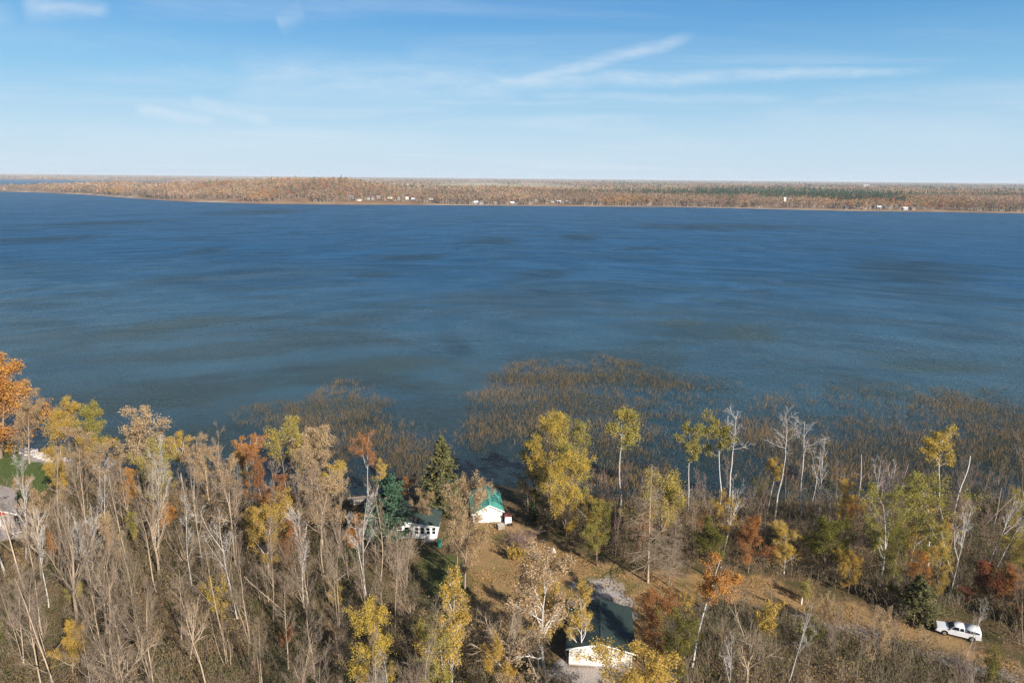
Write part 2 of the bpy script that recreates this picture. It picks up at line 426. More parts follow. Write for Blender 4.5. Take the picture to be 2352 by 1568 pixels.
# ------------------------------------------------------------------ water
def build_water():
    xs = np.concatenate([np.linspace(-24000, -450, 50), np.linspace(-440, 440, 180), np.linspace(450, 24000, 50)])
    ys = np.concatenate([np.linspace(60, 420, 150), np.geomspace(425, 9000, 70)])
    X, Y = np.meshgrid(xs, ys)
    V = np.stack([X, Y, np.zeros_like(X)], -1).reshape(-1, 3)
    ny, nx = X.shape
    i = np.arange(ny - 1)[:, None] * nx + np.arange(nx - 1)[None, :]
    Fc = np.stack([i, i + 1, i + nx + 1, i + nx], -1).reshape(-1, 4)
    off = Y - shore_y(X)
    dep = np.clip(off / 330.0, 0, 1)                        # how far out: shallows to deep
    zone = np.zeros((*X.shape, 4), np.float32); zone[..., 0] = dep; zone[..., 3] = 1
    m, t, out = material("lake_water_mat")
    at = t.new('ShaderNodeAttribute', attribute_name='zone')
    sp = t.new('ShaderNodeSeparateColor'); t.l.new(at.outputs['Color'], sp.inputs[0])
    co = t.new('ShaderNodeTexCoord').outputs['Object']
    # wind and depth follow the bay: bands that bow around it
    sx = t.new('ShaderNodeSeparateXYZ'); t.l.new(co, sx.inputs[0])
    bow = t.math('MULTIPLY', t.math('SUBTRACT', t.math('SQRT', t.math('ADD', 1.0, t.math('POWER', t.math('DIVIDE', sx.outputs[0], 330.0), 2.0))), 1.0), 290.0)
    cb = t.new('ShaderNodeCombineXYZ'); t.l.new(sx.outputs[0], cb.inputs[0]); t.l.new(t.math('ADD', sx.outputs[1], bow), cb.inputs[1])
    bay = cb.outputs[0]
    # bottom and weed beds seen through the shallows
    big = t.noise(t.scaled(bay, (0.010, 0.024, 1)), 1.0, 6, 0.6, 1.0)
    mid = t.noise(t.scaled(co, (0.05, 0.09, 1)), 1.0, 4, 0.6, 0.4)
    shal = t.mapr(sp.outputs[0], 0.0, 0.95, 1.0, 0.0, True)
    weed = t.math('MULTIPLY', t.mapr(t.math('MULTIPLY_ADD', mid, 0.35, big), 0.60, 0.80, 0, 1, True), t.mapr(sp.outputs[0], 0.05, 1.0, 1.0, 0.25))
    depthv = t.noise(t.scaled(bay, (0.011, 0.019, 1)), 1.0, 6, 0.6, 1.6)
    deepc = t.mix(t.mapr(depthv, 0.34, 0.66, 0, 1, True), (0.007, 0.056, 0.122), (0.012, 0.082, 0.180))
    deepc = t.mix(shal, deepc, t.mix(t.mapr(depthv, 0.3, 0.7), (0.012, 0.042, 0.066), (0.028, 0.078, 0.102)))
    deepc = t.mix(t.mapr(sp.outputs[0], 0.0, 0.20, 0.85, 0.0, True), deepc, (0.007, 0.019, 0.027))
    col = t.mix(t.math('MULTIPLY', weed, 0.75), deepc, (0.014, 0.024, 0.016))
    # olive weed beds and dark patches, each with its own place on the lake
    wv = t.new('ShaderNodeTexNoise'); t.l.new(t.scaled(co, (0.02, 0.03, 1)), wv.inputs['Vector']); wv.inputs['Scale'].default_value = 1.0; wv.inputs['Detail'].default_value = 4.0
    wq = t.vmath('SCALE', t.vmath('SUBTRACT', wv.outputs['Color'], (0.5, 0.5, 0.5)), scale=1.1)
    dark = None; olive = None
    for vx, vy, hw, hh, tilt, typ in [(385, 645, 125, 13, 0.10, 0), (90, 703, 110, 10, 0.05, 0), (400, 745, 180, 20, 0.13, 1), (470, 577, 80, 8, 0.08, 0), (1130, 553, 80, 10, 0.0, 0), (1245, 630, 95, 14, 0.06, 0),
            (2085, 622, 210, 36, -0.12, 0), (1715, 765, 90, 26, -0.10, 1), (880, 838, 150, 26, 0.08, 1), (2230, 770, 150, 22, -0.06, 0), (2150, 838, 210, 20, -0.04, 1), (590, 487, 150, 7, 0.03, 0), (240, 512, 240, 5, 0.03, 0),
            (120, 548, 200, 6, 0.04, 0), (950, 592, 110, 8, 0.03, 0), (1650, 520, 260, 9, -0.01, 0), (1470, 570, 90, 6, 0.0, 0), (1560, 742, 70, 14, 0.0, 1), (1050, 790, 60, 26, -0.3, 0), (860, 630, 70, 8, 0.05, 0), (1330, 545, 60, 6, 0.0, 0)]:
        c0 = G(vx, vy, 0.0); cx = G(vx + hw, vy - hw * tilt, 0.0) - c0; cy = G(vx, vy - hh, 0.0) - c0
        det = cx.x * cy.y - cx.y * cy.x
        rel = t.vmath('SUBTRACT', co, (c0.x, c0.y, 0))
        a_ = t.vmath('DOT_PRODUCT', rel, (cy.y / det, -cy.x / det, 0)); b_ = t.vmath('DOT_PRODUCT', rel, (-cx.y / det, cx.x / det, 0))
        cc_ = t.new('ShaderNodeCombineXYZ'); t.l.new(a_, cc_.inputs[0]); t.l.new(b_, cc_.inputs[1])
        r_ = t.vmath('LENGTH', t.vmath('MULTIPLY', t.vmath('ADD', cc_.outputs[0], wq), (1, 1, 0)))
        k_ = t.mapr(r_, 0.25, 1.15, 1.0, 0.0, True)
        if typ: olive = k_ if olive is None else t.math('MAXIMUM', olive, k_)
        else: dark = k_ if dark is None else t.math('MAXIMUM', dark, k_)
    col = t.mix(t.math('MULTIPLY', dark, 0.72), col, (0.004, 0.024, 0.040))
    col = t.mix(t.math('MULTIPLY', olive, 0.75), col, (0.020, 0.038, 0.030))
    # long foam lines laid down by the wind
    wl = t.noise(t.scaled(co, (0.035, 0.006, 1)), 1.0, 4, 0.5, 1.0)
    line = t.mapr(t.math('ABSOLUTE', t.math('SUBTRACT', wl, 0.5)), 0.0, 0.007, 1.0, 0.0)
    wm = t.mapr(t.noise(t.scaled(co, (0.006, 0.008, 1)), 1.0, 2, 0.5), 0.50, 0.60, 0.0, 1.0, True)
    brk = t.mapr(t.noise(co, 0.25, 4, 0.7), 0.4, 0.6)
    wc = G(1740, 680, 0.0)
    near = t.mapr(t.vmath('LENGTH', t.vmath('MULTIPLY', t.vmath('SUBTRACT', co, (wc.x, wc.y, 0)), (1 / 75.0, 1 / 90.0, 0))), 0.4, 1.0, 1.0, 0.0, True)
    col = t.mix(t.math('MULTIPLY', t.math('MULTIPLY', line, near), t.math('MULTIPLY', brk, 0.30)), col, (0.13, 0.21, 0.27))
    # wind: gust lanes make the surface rougher, lulls smoother
    lane = t.noise(t.scaled(bay, (0.016, 0.034, 1)), 1.0, 6, 0.65, 2.0)
    gust = t.mapr(lane, 0.34, 0.66, 0.8, 1.35, True)
    rip1 = t.noise(t.scaled(co, (0.45, 1.0, 1)), 1.0, 4, 0.65, 0.3)
    rip2 = t.noise(t.scaled(co, (1.6, 3.2, 1)), 1.0, 3, 0.6)
    calm = t.mapr(sp.outputs[0], 0.02, 0.35, 0.75, 1.0)
    h = t.math('MULTIPLY', t.math('ADD', t.math('MULTIPLY', rip1, 0.85), t.math('MULTIPLY', rip2, 0.28)), t.math('MULTIPLY', gust, calm))
    p = principled(t, out, col, t.math('MULTIPLY', t.mapr(sp.outputs[0], 0.0, 1.0, 0.16, 0.5), t.mapr(lane, 0.38, 0.62, 0.8, 1.15)), 0.28)
    p.inputs['IOR'].default_value = 1.33
    b = t.new('ShaderNodeBump'); b.inputs['Strength'].default_value = 1.0; b.inputs['Distance'].default_value = 0.8
    t.l.new(h, b.inputs['Height']); t.l.new(b.outputs[0], p.inputs['Normal'])
    o = link("lake_water", np_mesh("lake_water", V, Fc, [m], {'zone': ('POINT', 'FLOAT_COLOR', zone.reshape(-1, 4))}, True))
    tag(o, kind='structure')
build_water()


FAR_HOUSES = [(10, 474), (245, 482), (880, 505), (899, 506), (922, 505), (932, 505), (947, 504), (975, 503), (998, 504), (1018, 503), (1033, 504), (1078, 503),
              (1190, 508), (1203, 509), (1238, 510), (1280, 509), (1291, 509), (1340, 507), (1380, 507), (1397, 508), (1418, 508), (1635, 511),
              (1961, 509), (2115, 523), (2185, 521), (2196, 522), (2213, 521), (2240, 520), (2261, 527), (2280, 527)]
def far_spot(px, py):
    p = G(px / 1.0884, py / 1.0884, 3.0)
    y = max(p.y, float(far_y(np.array([p.x]))[0]) + 24.0); x = p.x * y / p.y
    return x, y, float(far_z(np.array([x]), np.array([y]))[0])
FAR_SPOTS = [far_spot(*q) for q in FAR_HOUSES]
# ------------------------------------------------------------------ far woods (reads as one mass)
def build_far_woods():
    rng = np.random.default_rng(11)
    Vs, Fs, Cs = [], [], []
    base = 0
    PINE = [GP([(1640, 440), (1900, 440), (2010, 449), (2080, 458), (2070, 470), (1900, 470), (1720, 463), (1560, 456), (1560, 448)], 6.0),
            GP([(1480, 449), (1640, 446), (1640, 453), (1500, 455)], 8.0)]
    HOUSES_ROWS = [(-330, -130), (-60, 130), (590, 700)]
    pal = {
        'grey': [(0.26, 0.165, 0.115), (0.31, 0.21, 0.145), (0.22, 0.155, 0.12), (0.34, 0.235, 0.155)],
        'orange': [(0.37, 0.15, 0.07), (0.40, 0.19, 0.08), (0.34, 0.12, 0.075), (0.37, 0.21, 0.10)],
        'gold': [(0.36, 0.225, 0.085), (0.33, 0.22, 0.11), (0.30, 0.225, 0.11)],
        'green': [(0.045, 0.075, 0.035), (0.06, 0.09, 0.04), (0.035, 0.06, 0.035)],
        'olive': [(0.17, 0.15, 0.07), (0.21, 0.18, 0.09)],
    }
    bands = [(1100, 1750, 26000, 22, 1.0), (1750, 3000, 26000, 10, 1.15), (3000, 6500, 30000, 6, 1.6), (6500, 14000, 26000, 5, 3.0)]
    for d0, d1, n, k, sc_ in bands:
        y = np.sqrt(rng.uniform(d0 ** 2, d1 ** 2, n)); u = rng.uniform(-0.98, 0.98, n); x = u * y
        if d0 == 1100:                             # a full front row along the water
            xf = rng.uniform(-1700, 1250, 3200); yf = far_y(xf) + rng.uniform(14, 60, 3200) ** 1.0
            x = np.concatenate([x, xf]); y = np.concatenate([y, yf])
        z = far_z(x, y)
        d = y - far_y(x)
        fm = field_mask(x, y)
        open_shore = (d < 46) & (fbm(x * 0.012, y * 0.0 + 2.0, 91, 2) > 0.57)
        keep = (z > 0.9) & (d > 12) & (~fm | (rng.random(len(x)) < 0.012)) & ~open_shore
        if d0 == 1100:
            for hx, hy, hz in FAR_SPOTS: keep &= ~((np.abs(x - hx * y / hy) < 5.5) & (y < hy + 7))
        x, y, z = x[keep], y[keep], z[keep]; N = len(x); u = x / y; d = d[keep]
        kind = np.zeros(N, int)
        cn = fbm(x * 0.004, y * 0.004, 31, 3); cg = fbm(x * 0.0025, y * 0.006, 32, 3)
        r = rng.random(N)
        warm = 0.10 + 0.72 * np.clip((cn - 0.52) * 6, 0, 1) + 0.10 * (u > 0.25) + 0.12 * ((u < -0.16) & (u > -0.30))
        kind = np.where(r < warm, np.where(rng.random(N) < 0.5, 1, 2), 0)
        kind = np.where((rng.random(N) < 0.10), 4, kind)
        dk = np.clip((cg - 0.52) * 7, 0, 1) * np.clip((u + 0.3) * 2.5, 0, 1) * 0.8 + 0.03
        kind = np.where(rng.random(N) < dk, 3, kind)
        px_, py_ = x + 120 * (fbm(x * 0.012, y * 0.012, 36) - 0.5), y + 260 * (fbm(x * 0.012, y * 0.012, 37) - 0.5)
        for P in PINE: kind = np.where(inside(P, px_, py_) & (rng.random(N) < 0.82), 3, kind)
        names = ['grey', 'orange', 'gold', 'green', 'olive']
        colr = np.zeros((N, 3))
        for ki, nm in enumerate(names):
            mk = kind == ki
            pl = np.array(pal[nm]); colr[mk] = pl[rng.integers(0, len(pl), mk.sum())]
        colr *= rng.uniform(0.85, 1.15, (N, 1)) * (0.58 + 1.0 * fbm(x * 0.007, y * 0.0035, 38, 3))[:, None]
        Ht = rng.uniform(11, 18, N) * (1 + 0.25 * (kind == 3)) * (0.75 + 0.5 * fbm(x * 0.02, y * 0.02, 35, 2))
        Wd = rng.uniform(3.0, 5.2, N) * sc_ * np.where(kind == 3, 0.7, 1.0)
        # crown of loose facets, denser toward the outside
        dirs = rng.normal(size=(N, k, 3)); dirs /= np.linalg.norm(dirs, axis=-1, keepdims=True)
        rad = rng.uniform(0.45, 1.0, (N, k, 1))
        c = dirs * rad
        con = (kind == 3)[:, None]
        taper = np.where(con, (0.5 - 0.5 * c[..., 2]), 1.0)
        cx = c[..., 0] * Wd[:, None] * taper; cy = c[..., 1] * Wd[:, None] * taper
        lo = np.where(kind == 3, 0.5, 0.60)[:, None]
        cz = Ht[:, None] * (lo + c[..., 2] * np.where(con, 0.5, 0.42))
        C = np.stack([cx + x[:, None], cy + y[:, None], cz + z[:, None]], -1)
        s = (0.95 + 0.7 * rng.random((N, k))) * np.sqrt(20.0 / k) * np.minimum(sc_, 2.0)
        tri = rng.normal(size=(N, k, 3, 3)); tri -= tri.mean(2, keepdims=True)
        tri /= np.linalg.norm(tri, axis=-1, keepdims=True)
        P3 = C[:, :, None, :] + tri * s[:, :, None, None]
        Vt = P3.reshape(-1, 3)
        Vs.append(Vt); Fs.append(np.arange(len(Vt)).reshape(-1, 3) + base); base += len(Vt)
        cc = np.repeat(colr[:, None, :] * rng.uniform(0.75, 1.3, (N, k, 1)), 3, axis=1).reshape(-1, 3)
        cc = np.repeat((colr[:, None, :] * rng.uniform(0.85, 1.15, (N, k, 1)))[:, :, None, :], 3, axis=2).reshape(-1, 3)
        Cs.append(np.concatenate([cc, np.ones((len(cc), 1))], 1))
        if d0 == 1100:                             # trunks of the front trees
            fr = d < 90
            tx, ty, tz, th = x[fr], y[fr], z[fr], Ht[fr]; n2 = len(tx)
            a = np.stack([tx - 0.28, ty, tz - 0.3], -1); b2 = np.stack([tx + 0.28, ty, tz - 0.3], -1)
            top = np.stack([tx + rng.normal(0, 0.6, n2), ty + 0.3, tz + th * 0.75], -1)
            e = np.stack([tx, ty + 0.3, tz - 0.3], -1)
            Vt = np.stack([a, b2, top, b2, e, top], 1).reshape(-1, 3)
            Vs.append(Vt); Fs.append(np.arange(len(Vt)).reshape(-1, 3) + base); base += len(Vt)
            Cs.append(np.tile(np.array([0.42, 0.36, 0.30, 1.0]), (len(Vt), 1)))
    m, t, out = material("far_woods_mat")
    at = t.new('ShaderNodeAttribute', attribute_name='tint')
    df = t.new('ShaderNodeBsdfDiffuse'); tl = t.new('ShaderNodeBsdfTranslucent'); mx = t.new('ShaderNodeMixShader')
    t.l.new(at.outputs['Color'], df.inputs[0]); t.l.new(at.outputs['Color'], tl.inputs[0])
    mx.inputs[0].default_value = 0.25
    t.l.new(df.outputs[0], mx.inputs[1]); t.l.new(tl.outputs[0], mx.inputs[2]); t.l.new(mx.outputs[0], out.inputs[0])
    V = np.concatenate(Vs); Fc = np.concatenate(Fs); Cc = np.concatenate(Cs)
    o = link("far_forest", np_mesh("far_forest", V, Fc, [m], {'tint': ('POINT', 'FLOAT_COLOR', Cc)}))
    tag(o, 'autumn woods of grey, orange and green trees covering the far shore', 'forest', kind='stuff')
build_far_woods()


# ------------------------------------------------------------------ shared materials of trees
def bark(name, c1, c2, marks=None, rough=0.85):
    m, t, out = material(name)
    co = t.new('ShaderNodeTexCoord').outputs['Object']
    oi = t.new('ShaderNodeObjectInfo').outputs['Random']
    n = t.noise(t.scaled(co, (1, 1, 0.35)), 2.6, 4, 0.65)
    c = t.mix(n, c1, c2)
    if marks:
        k = t.noise(t.scaled(co, (0.8, 0.8, 3.0)), 1.5, 4, 0.7)
        c = t.mix(t.mapr(k, 0.56, 0.66), c, marks)
    v = t.mapr(oi, 0, 1, 0.72, 1.15)
    c = t.mix(1.0, c, t.math('MULTIPLY', v, 1.0), 'MULTIPLY')
    principled(t, out, c, rough, 0.15)
    return m
BARK = {
    'pale': bark("bark_pale", (0.27, 0.20, 0.14), (0.43, 0.335, 0.24)),
    'grey': bark("bark_grey", (0.19, 0.142, 0.102), (0.31, 0.24, 0.18)),
    'brown': bark("bark_brown", (0.14, 0.10, 0.075), (0.25, 0.185, 0.14)),
    'birch': bark("bark_birch", (0.40, 0.365, 0.33), (0.60, 0.56, 0.52), (0.12, 0.10, 0.09)),
    'dead': bark("bark_dead", (0.40, 0.365, 0.33), (0.55, 0.51, 0.47)),
    'twig': bark("bark_twig", (0.185, 0.138, 0.10), (0.33, 0.25, 0.185)),
    'mauve': bark("bark_mauve", (0.20, 0.135, 0.115), (0.31, 0.22, 0.19)),
}
def leafmat(name, stops, transl=0.32):
    m, t, out = material(name)
    at = t.new('ShaderNodeAttribute', attribute_name='lv')
    oi = t.new('ShaderNodeObjectInfo').outputs['Random']
    co = t.new('ShaderNodeTexCoord').outputs['Object']
    n = t.noise(co, 0.55, 3, 0.6)
    f = t.math('ADD', t.math('MULTIPLY', at.outputs['Fac'], 0.5), t.math('MULTIPLY', n, 0.5))
    f = t.math('ADD', f, t.mapr(oi, 0, 1, -0.10, 0.10))
    c = t.ramp(f, stops)
    df = t.new('ShaderNodeBsdfDiffuse'); tl = t.new('ShaderNodeBsdfTranslucent'); mx = t.new('ShaderNodeMixShader')
    t.l.new(c, df.inputs[0]); t.l.new(c, tl.inputs[0]); mx.inputs[0].default_value = transl
    t.l.new(df.outputs[0], mx.inputs[1]); t.l.new(tl.outputs[0], mx.inputs[2]); t.l.new(mx.outputs[0], out.inputs[0])
    return m
LEAF = {
    'gold': leafmat("leaf_gold", [(0.2, (0.28, 0.17, 0.045)), (0.5, (0.49, 0.32, 0.075)), (0.8, (0.58, 0.42, 0.10))]),
    'yellow': leafmat("leaf_yellow", [(0.15, (0.24, 0.20, 0.05)), (0.35, (0.38, 0.28, 0.06)), (0.55, (0.50, 0.35, 0.07)), (0.8, (0.60, 0.42, 0.10))]),
    'lime': leafmat("leaf_lime", [(0.15, (0.14, 0.14, 0.035)), (0.35, (0.25, 0.235, 0.06)), (0.55, (0.36, 0.29, 0.075)), (0.8, (0.50, 0.36, 0.10))]),
    'orange': leafmat("leaf_orange", [(0.2, (0.32, 0.13, 0.04)), (0.5, (0.52, 0.24, 0.06)), (0.8, (0.60, 0.35, 0.10))]),
    'tan': leafmat("leaf_tan", [(0.2, (0.28, 0.18, 0.10)), (0.5, (0.44, 0.31, 0.175)), (0.8, (0.54, 0.40, 0.24))]),
    'rust': leafmat("leaf_rust", [(0.2, (0.20, 0.085, 0.04)), (0.5, (0.36, 0.16, 0.06)), (0.8, (0.46, 0.25, 0.09))]),
    'red': leafmat("leaf_red", [(0.2, (0.12, 0.04, 0.025)), (0.5, (0.22, 0.08, 0.042)), (0.8, (0.30, 0.14, 0.06))]),
    'olive': leafmat("leaf_olive", [(0.2, (0.07, 0.075, 0.02)), (0.5, (0.15, 0.145, 0.035)), (0.8, (0.26, 0.21, 0.05))]),
    'spruce': leafmat("needles_spruce", [(0.2, (0.07, 0.075, 0.03)), (0.5, (0.14, 0.135, 0.055)), (0.8, (0.23, 0.20, 0.085))], 0.1),
    'pine': leafmat("needles_pine", [(0.2, (0.025, 0.05, 0.035)), (0.5, (0.05, 0.095, 0.06)), (0.8, (0.085, 0.14, 0.08))], 0.1),
    'dkgreen': leafmat("leaf_dark_green", [(0.2, (0.015, 0.03, 0.012)), (0.5, (0.03, 0.055, 0.02)), (0.8, (0.06, 0.085, 0.03))], 0.15),
}


# ------------------------------------------------------------------ tree growing (all branches of a level at once)
def norm(v): return v / np.maximum(np.linalg.norm(v, axis=-1, keepdims=True), 1e-9)
def tubes(P, Rr, sides):
    B, n, _ = P.shape
    T = np.empty_like(P); T[:, 1:-1] = P[:, 2:] - P[:, :-2]; T[:, 0] = P[:, 1] - P[:, 0]; T[:, -1] = P[:, -1] - P[:, -2]
    T = norm(T)
    mean = norm(P[:, -1] - P[:, 0])
    ref = np.where(np.abs(mean[:, 2:3]) > 0.7, np.array([[1.0, 0, 0]]), np.array([[0, 0, 1.0]]))
    U = norm(np.cross(T, ref[:, None, :])); W = np.cross(T, U)
    a = np.arange(sides) * 2 * math.pi / sides
    V = P[:, :, None, :] + Rr[:, :, None, None] * (np.cos(a)[None, None, :, None] * U[:, :, None, :] + np.sin(a)[None, None, :, None] * W[:, :, None, :])
    idx = np.arange(B * n * sides).reshape(B, n, sides)
    q = np.stack([idx[:, :-1], np.roll(idx[:, :-1], -1, 2), np.roll(idx[:, 1:], -1, 2), idx[:, 1:]], -1).reshape(-1, 4)
    return V.reshape(-1, 3), q
def sprout(rng, P, Rr, L, n, t0, t1, ang, ratio, rr, nseg, wander, up, shape=None, rmin=0.006, tipr=0.35):
    B, m, _ = P.shape
    t = t0 + (t1 - t0) * (np.arange(n)[None, :] + rng.random((B, n))) / n
    f = t * (m - 1); i = np.minimum(f.astype(int), m - 2); w = (f - i)[..., None]
    bi = np.arange(B)[:, None]
    S = P[bi, i] * (1 - w) + P[bi, i + 1] * w
    T = norm(P[bi, i + 1] - P[bi, i])
    R0 = (Rr[bi, i] * (1 - w[..., 0]) + Rr[bi, i + 1] * w[..., 0])
    rnd = rng.normal(size=S.shape); side = norm(rnd - T * (rnd * T).sum(-1, keepdims=True))
    a = np.radians(rng.uniform(ang[0], ang[1], t.shape))[..., None]
    Dv = T * np.cos(a) + side * np.sin(a)
    ln = L[:, None] * ratio * rng.uniform(0.7, 1.2, t.shape) * (shape(t) if shape else (1.15 - 0.55 * t))
    S = S.reshape(-1, 3); Dv = Dv.reshape(-1, 3); ln = ln.ravel()
    r0 = np.maximum(np.minimum(R0.ravel() * rr, 0.02 * ln + 0.008), rmin)
    pts = [S]; d = Dv
    for k in range(nseg):
        d = norm(d + rng.normal(size=d.shape) * wander + np.array([0, 0, up]))
        pts.append(pts[-1] + d * (ln / nseg)[:, None])
    P2 = np.stack(pts, 1)
    R2 = r0[:, None] * np.linspace(1, tipr, nseg + 1)[None, :]
    return P2, np.maximum(R2, rmin * 0.6), ln
def stem(rng, h, r, lean=0.0, wander=0.03, n=9, tip=0.12, start=(0, 0, 0), d0=None):
    d = np.array([math.sin(lean), 0, math.cos(lean)]) if d0 is None else np.array(d0, float)
    p = [np.array(start, float)]
    for k in range(n):
        d = d + rng.normal(size=3) * wander + np.array([0, 0, 0.02]); d = d / np.linalg.norm(d)
        p.append(p[-1] + d * h / n)
    rad = r * (np.linspace(1, tip, n + 1)); rad[0] *= 1.25
    p = np.array(p)
    if d0 is None: p[:, :2] -= np.linspace(0, 1, n + 1)[:, None] * (p[-1, :2] - p[0, :2])
    return p[None], rad[None], np.array([h])
def leaves(rng, P, n, size, spread=0.25, tlo=0.25, flat=0.5, keep=1.0):
    B, m, _ = P.shape
    ok = np.arange(B)
    if keep < 1.0: ok = rng.choice(B, max(1, int(B * keep)), replace=False)
    b = ok[rng.integers(0, len(ok), n)]; f = rng.uniform(tlo, 1.0, n) * (m - 1); i = np.minimum(f.astype(int), m - 2); w = (f - i)[:, None]
    c = P[b, i] * (1 - w) + P[b, i + 1] * w + rng.normal(size=(n, 3)) * spread
    nrm = norm(rng.normal(size=(n, 3)) + np.array([0, 0, flat]))
    a = norm(np.cross(nrm, rng.normal(size=(n, 3)))); bb = np.cross(nrm, a)
    s = size * rng.uniform(0.65, 1.35, (n, 1))
    V = np.stack([c - a * s * .5, c + bb * s * .36, c + a * s * .5, c - bb * s * .36], 1).reshape(-1, 3)
    return V, np.arange(n * 4).reshape(-1, 4), np.repeat(rng.random(n), 4)

VAR = {}     # form -> list of dict(h, trunk, branches, crown)
def pack(form, h, tr, br, lf):
    d = {'h': max([float(tr[0][..., 2].max())] + [float(b[0][..., 2].max()) for b in (br or [])])}
    V, q = tubes(tr[0], tr[1], 6); d['trunk'] = np_mesh(form + "_trunk", V, q, [BARK['pale']], smooth=True)
    if br:
        vs, qs, b0 = [], [], 0
        for P, Rr, s in br:
            V, q = tubes(P, Rr, s); vs.append(V); qs.append(q + b0); b0 += len(V)
        d['branches'] = np_mesh(form + "_branches", np.concatenate(vs), np.concatenate(qs), [BARK['pale']])
    else: d['branches'] = None
    d['crown'] = None
    if lf:
        V, q, lv = lf
        d['crown'] = np_mesh(form + "_crown", V, q, [LEAF['gold']], {'lv': ('POINT', 'FLOAT', lv)})
    VAR.setdefault(form, []).append(d)
def variant(form, seed):
    rng = np.random.default_rng(seed)
    lf = None
    if form in ('bare', 'oak', 'maple'):
        h = 17.0
        tr = stem(rng, h * 0.86, 0.20, wander=0.06)
        ns = {'bare': (int(rng.integers(8, 13)), 8, 13), 'oak': (14, 8, 7), 'maple': (14, 8, 7)}[form]
        wide = {'bare': rng.uniform(0.24, 0.36), 'oak': 0.36, 'maple': 0.40}[form]
        t0 = {'bare': rng.uniform(0.22, 0.48), 'oak': 0.2, 'maple': 0.16}[form]
        if form == 'bare':
            tr = stem(rng, h * 0.86, rng.uniform(0.13, 0.19), wander=rng.uniform(0.05, 0.10))
            if seed % 3 == 0:                     # twin stems from one stool
                t2 = stem(rng, h * rng.uniform(0.6, 0.8), 0.11, wander=0.07, d0=(0.22, 0.1, 1), start=(0.25, 0, 0))
                tr = tuple(np.concatenate([tr[i], t2[i]]) for i in range(3))
        a1 = (rng.uniform(18, 30), rng.uniform(46, 74)) if form == 'bare' else (22, 58)
        L1 = sprout(rng, *tr, ns[0], t0, 1.0, a1, wide, 0.62, 7, 0.11, 0.05)
        L2 = sprout(rng, *L1, ns[1], 0.25, 1.0, (22, 52), 0.45, 0.6, 5, 0.12, 0.04, rmin=0.013)
        L3 = sprout(rng, *L2, ns[2], 0.12, 1.0, (25, 62), 0.55, 0.6, 3, 0.16, 0.03, rmin=0.009)
        br = [(L1[0], L1[1], 5), (L2[0], L2[1], 4), (L3[0], L3[1], 3)]
        if form == 'oak': lf = leaves(rng, L3[0], 11000, 0.175, 0.22, keep=0.8)
        if form == 'maple': lf = leaves(rng, L3[0], 17000, 0.20, 0.32, keep=0.95)
    elif form == 'spread':              # open-grown bare tree with a wide fan of limbs
        h = 14.0
        tr = stem(rng, h * 0.5, 0.24, wander=0.05, tip=0.5)
        L1 = sprout(rng, *tr, 9, 0.45, 1.0, (18, 48), 1.05, 0.62, 8, 0.09, 0.06)
        L2 = sprout(rng, *L1, 9, 0.2, 1.0, (20, 46), 0.40, 0.6, 5, 0.11, 0.04, rmin=0.013)
        L3 = sprout(rng, *L2, 10, 0.1, 1.0, (22, 55), 0.48, 0.6, 3, 0.13, 0.03, rmin=0.009)
        br = [(L1[0], L1[1], 5), (L2[0], L2[1], 4), (L3[0], L3[1], 3)]
    elif form in ('birch', 'birchbare'):
        h = 17.0
        tr = stem(rng, h * 0.9, 0.15, wander=0.06, tip=0.2)
        fork = sprout(rng, *tr, 3, 0.42, 0.7, (18, 34), 0.42, 0.75, 7, 0.07, 0.07, shape=lambda t: 1 + 0 * t)
        L1a = sprout(rng, *tr, 9, 0.5, 1.0, (28, 60), 0.17, 0.55, 6, 0.12, 0.03)
        L1b = sprout(rng, *fork, 5, 0.3, 1.0, (28, 60), 0.34, 0.55, 6, 0.12, 0.03)
        P1 = np.concatenate([L1a[0], L1b[0]]); R1 = np.concatenate([L1a[1], L1b[1]]); l1 = np.concatenate([L1a[2], L1b[2]])
        L2 = sprout(rng, P1, R1, l1, 8, 0.2, 1.0, (25, 60), 0.45, 0.6, 4, 0.13, 0.0, rmin=0.012)
        L3 = sprout(rng, *L2, 6, 0.2, 1.0, (25, 60), 0.5, 0.6, 3, 0.14, -0.04, rmin=0.008)
        br = [(fork[0], fork[1], 6), (P1, R1, 4), (L2[0], L2[1], 3), (L3[0], L3[1], 3)]
        if form == 'birch': lf = leaves(rng, L3[0], 8000, 0.165, 0.22, keep=0.78)
    elif form in ('aspen', 'aspenbare'):    # tall clean stem, small crown at the top
        h = 20.0
        tr = stem(rng, h * 0.95, 0.17, wander=0.05, tip=0.22, n=11)
        L1 = sprout(rng, *tr, 11, 0.66, 1.0, (30, 70), 0.17, 0.6, 6, 0.16, 0.08, shape=lambda t: 1.2 - 0.4 * t)
        L2 = sprout(rng, *L1, 8, 0.25, 1.0, (25, 60), 0.42, 0.6, 4, 0.16, 0.04, rmin=0.014)
        L3 = sprout(rng, *L2, 6, 0.2, 1.0, (25, 60), 0.5, 0.6, 3, 0.14, 0.03, rmin=0.010)
        st = sprout(rng, *tr, 5, 0.3, 0.7, (50, 90), 0.05, 0.4, 4, 0.15, 0.0)
        br = [(L1[0], L1[1], 5), (L2[0], L2[1], 4), (L3[0], L3[1], 3), (st[0], st[1], 3)]
        if form == 'aspen': lf = leaves(rng, L3[0], 6500, 0.19, 0.24, keep=0.9)
    elif form == 'poplar':
        h = 18.0
        tr = stem(rng, h * 0.95, 0.19, wander=0.035, tip=0.12)
        L1 = sprout(rng, *tr, 20, 0.14, 1.0, (24, 50), 0.20, 0.5, 6, 0.10, 0.06, shape=lambda t: 0.55 + 1.3 * np.sin(np.clip(t, 0, 1) * 2.6) ** 1.2)
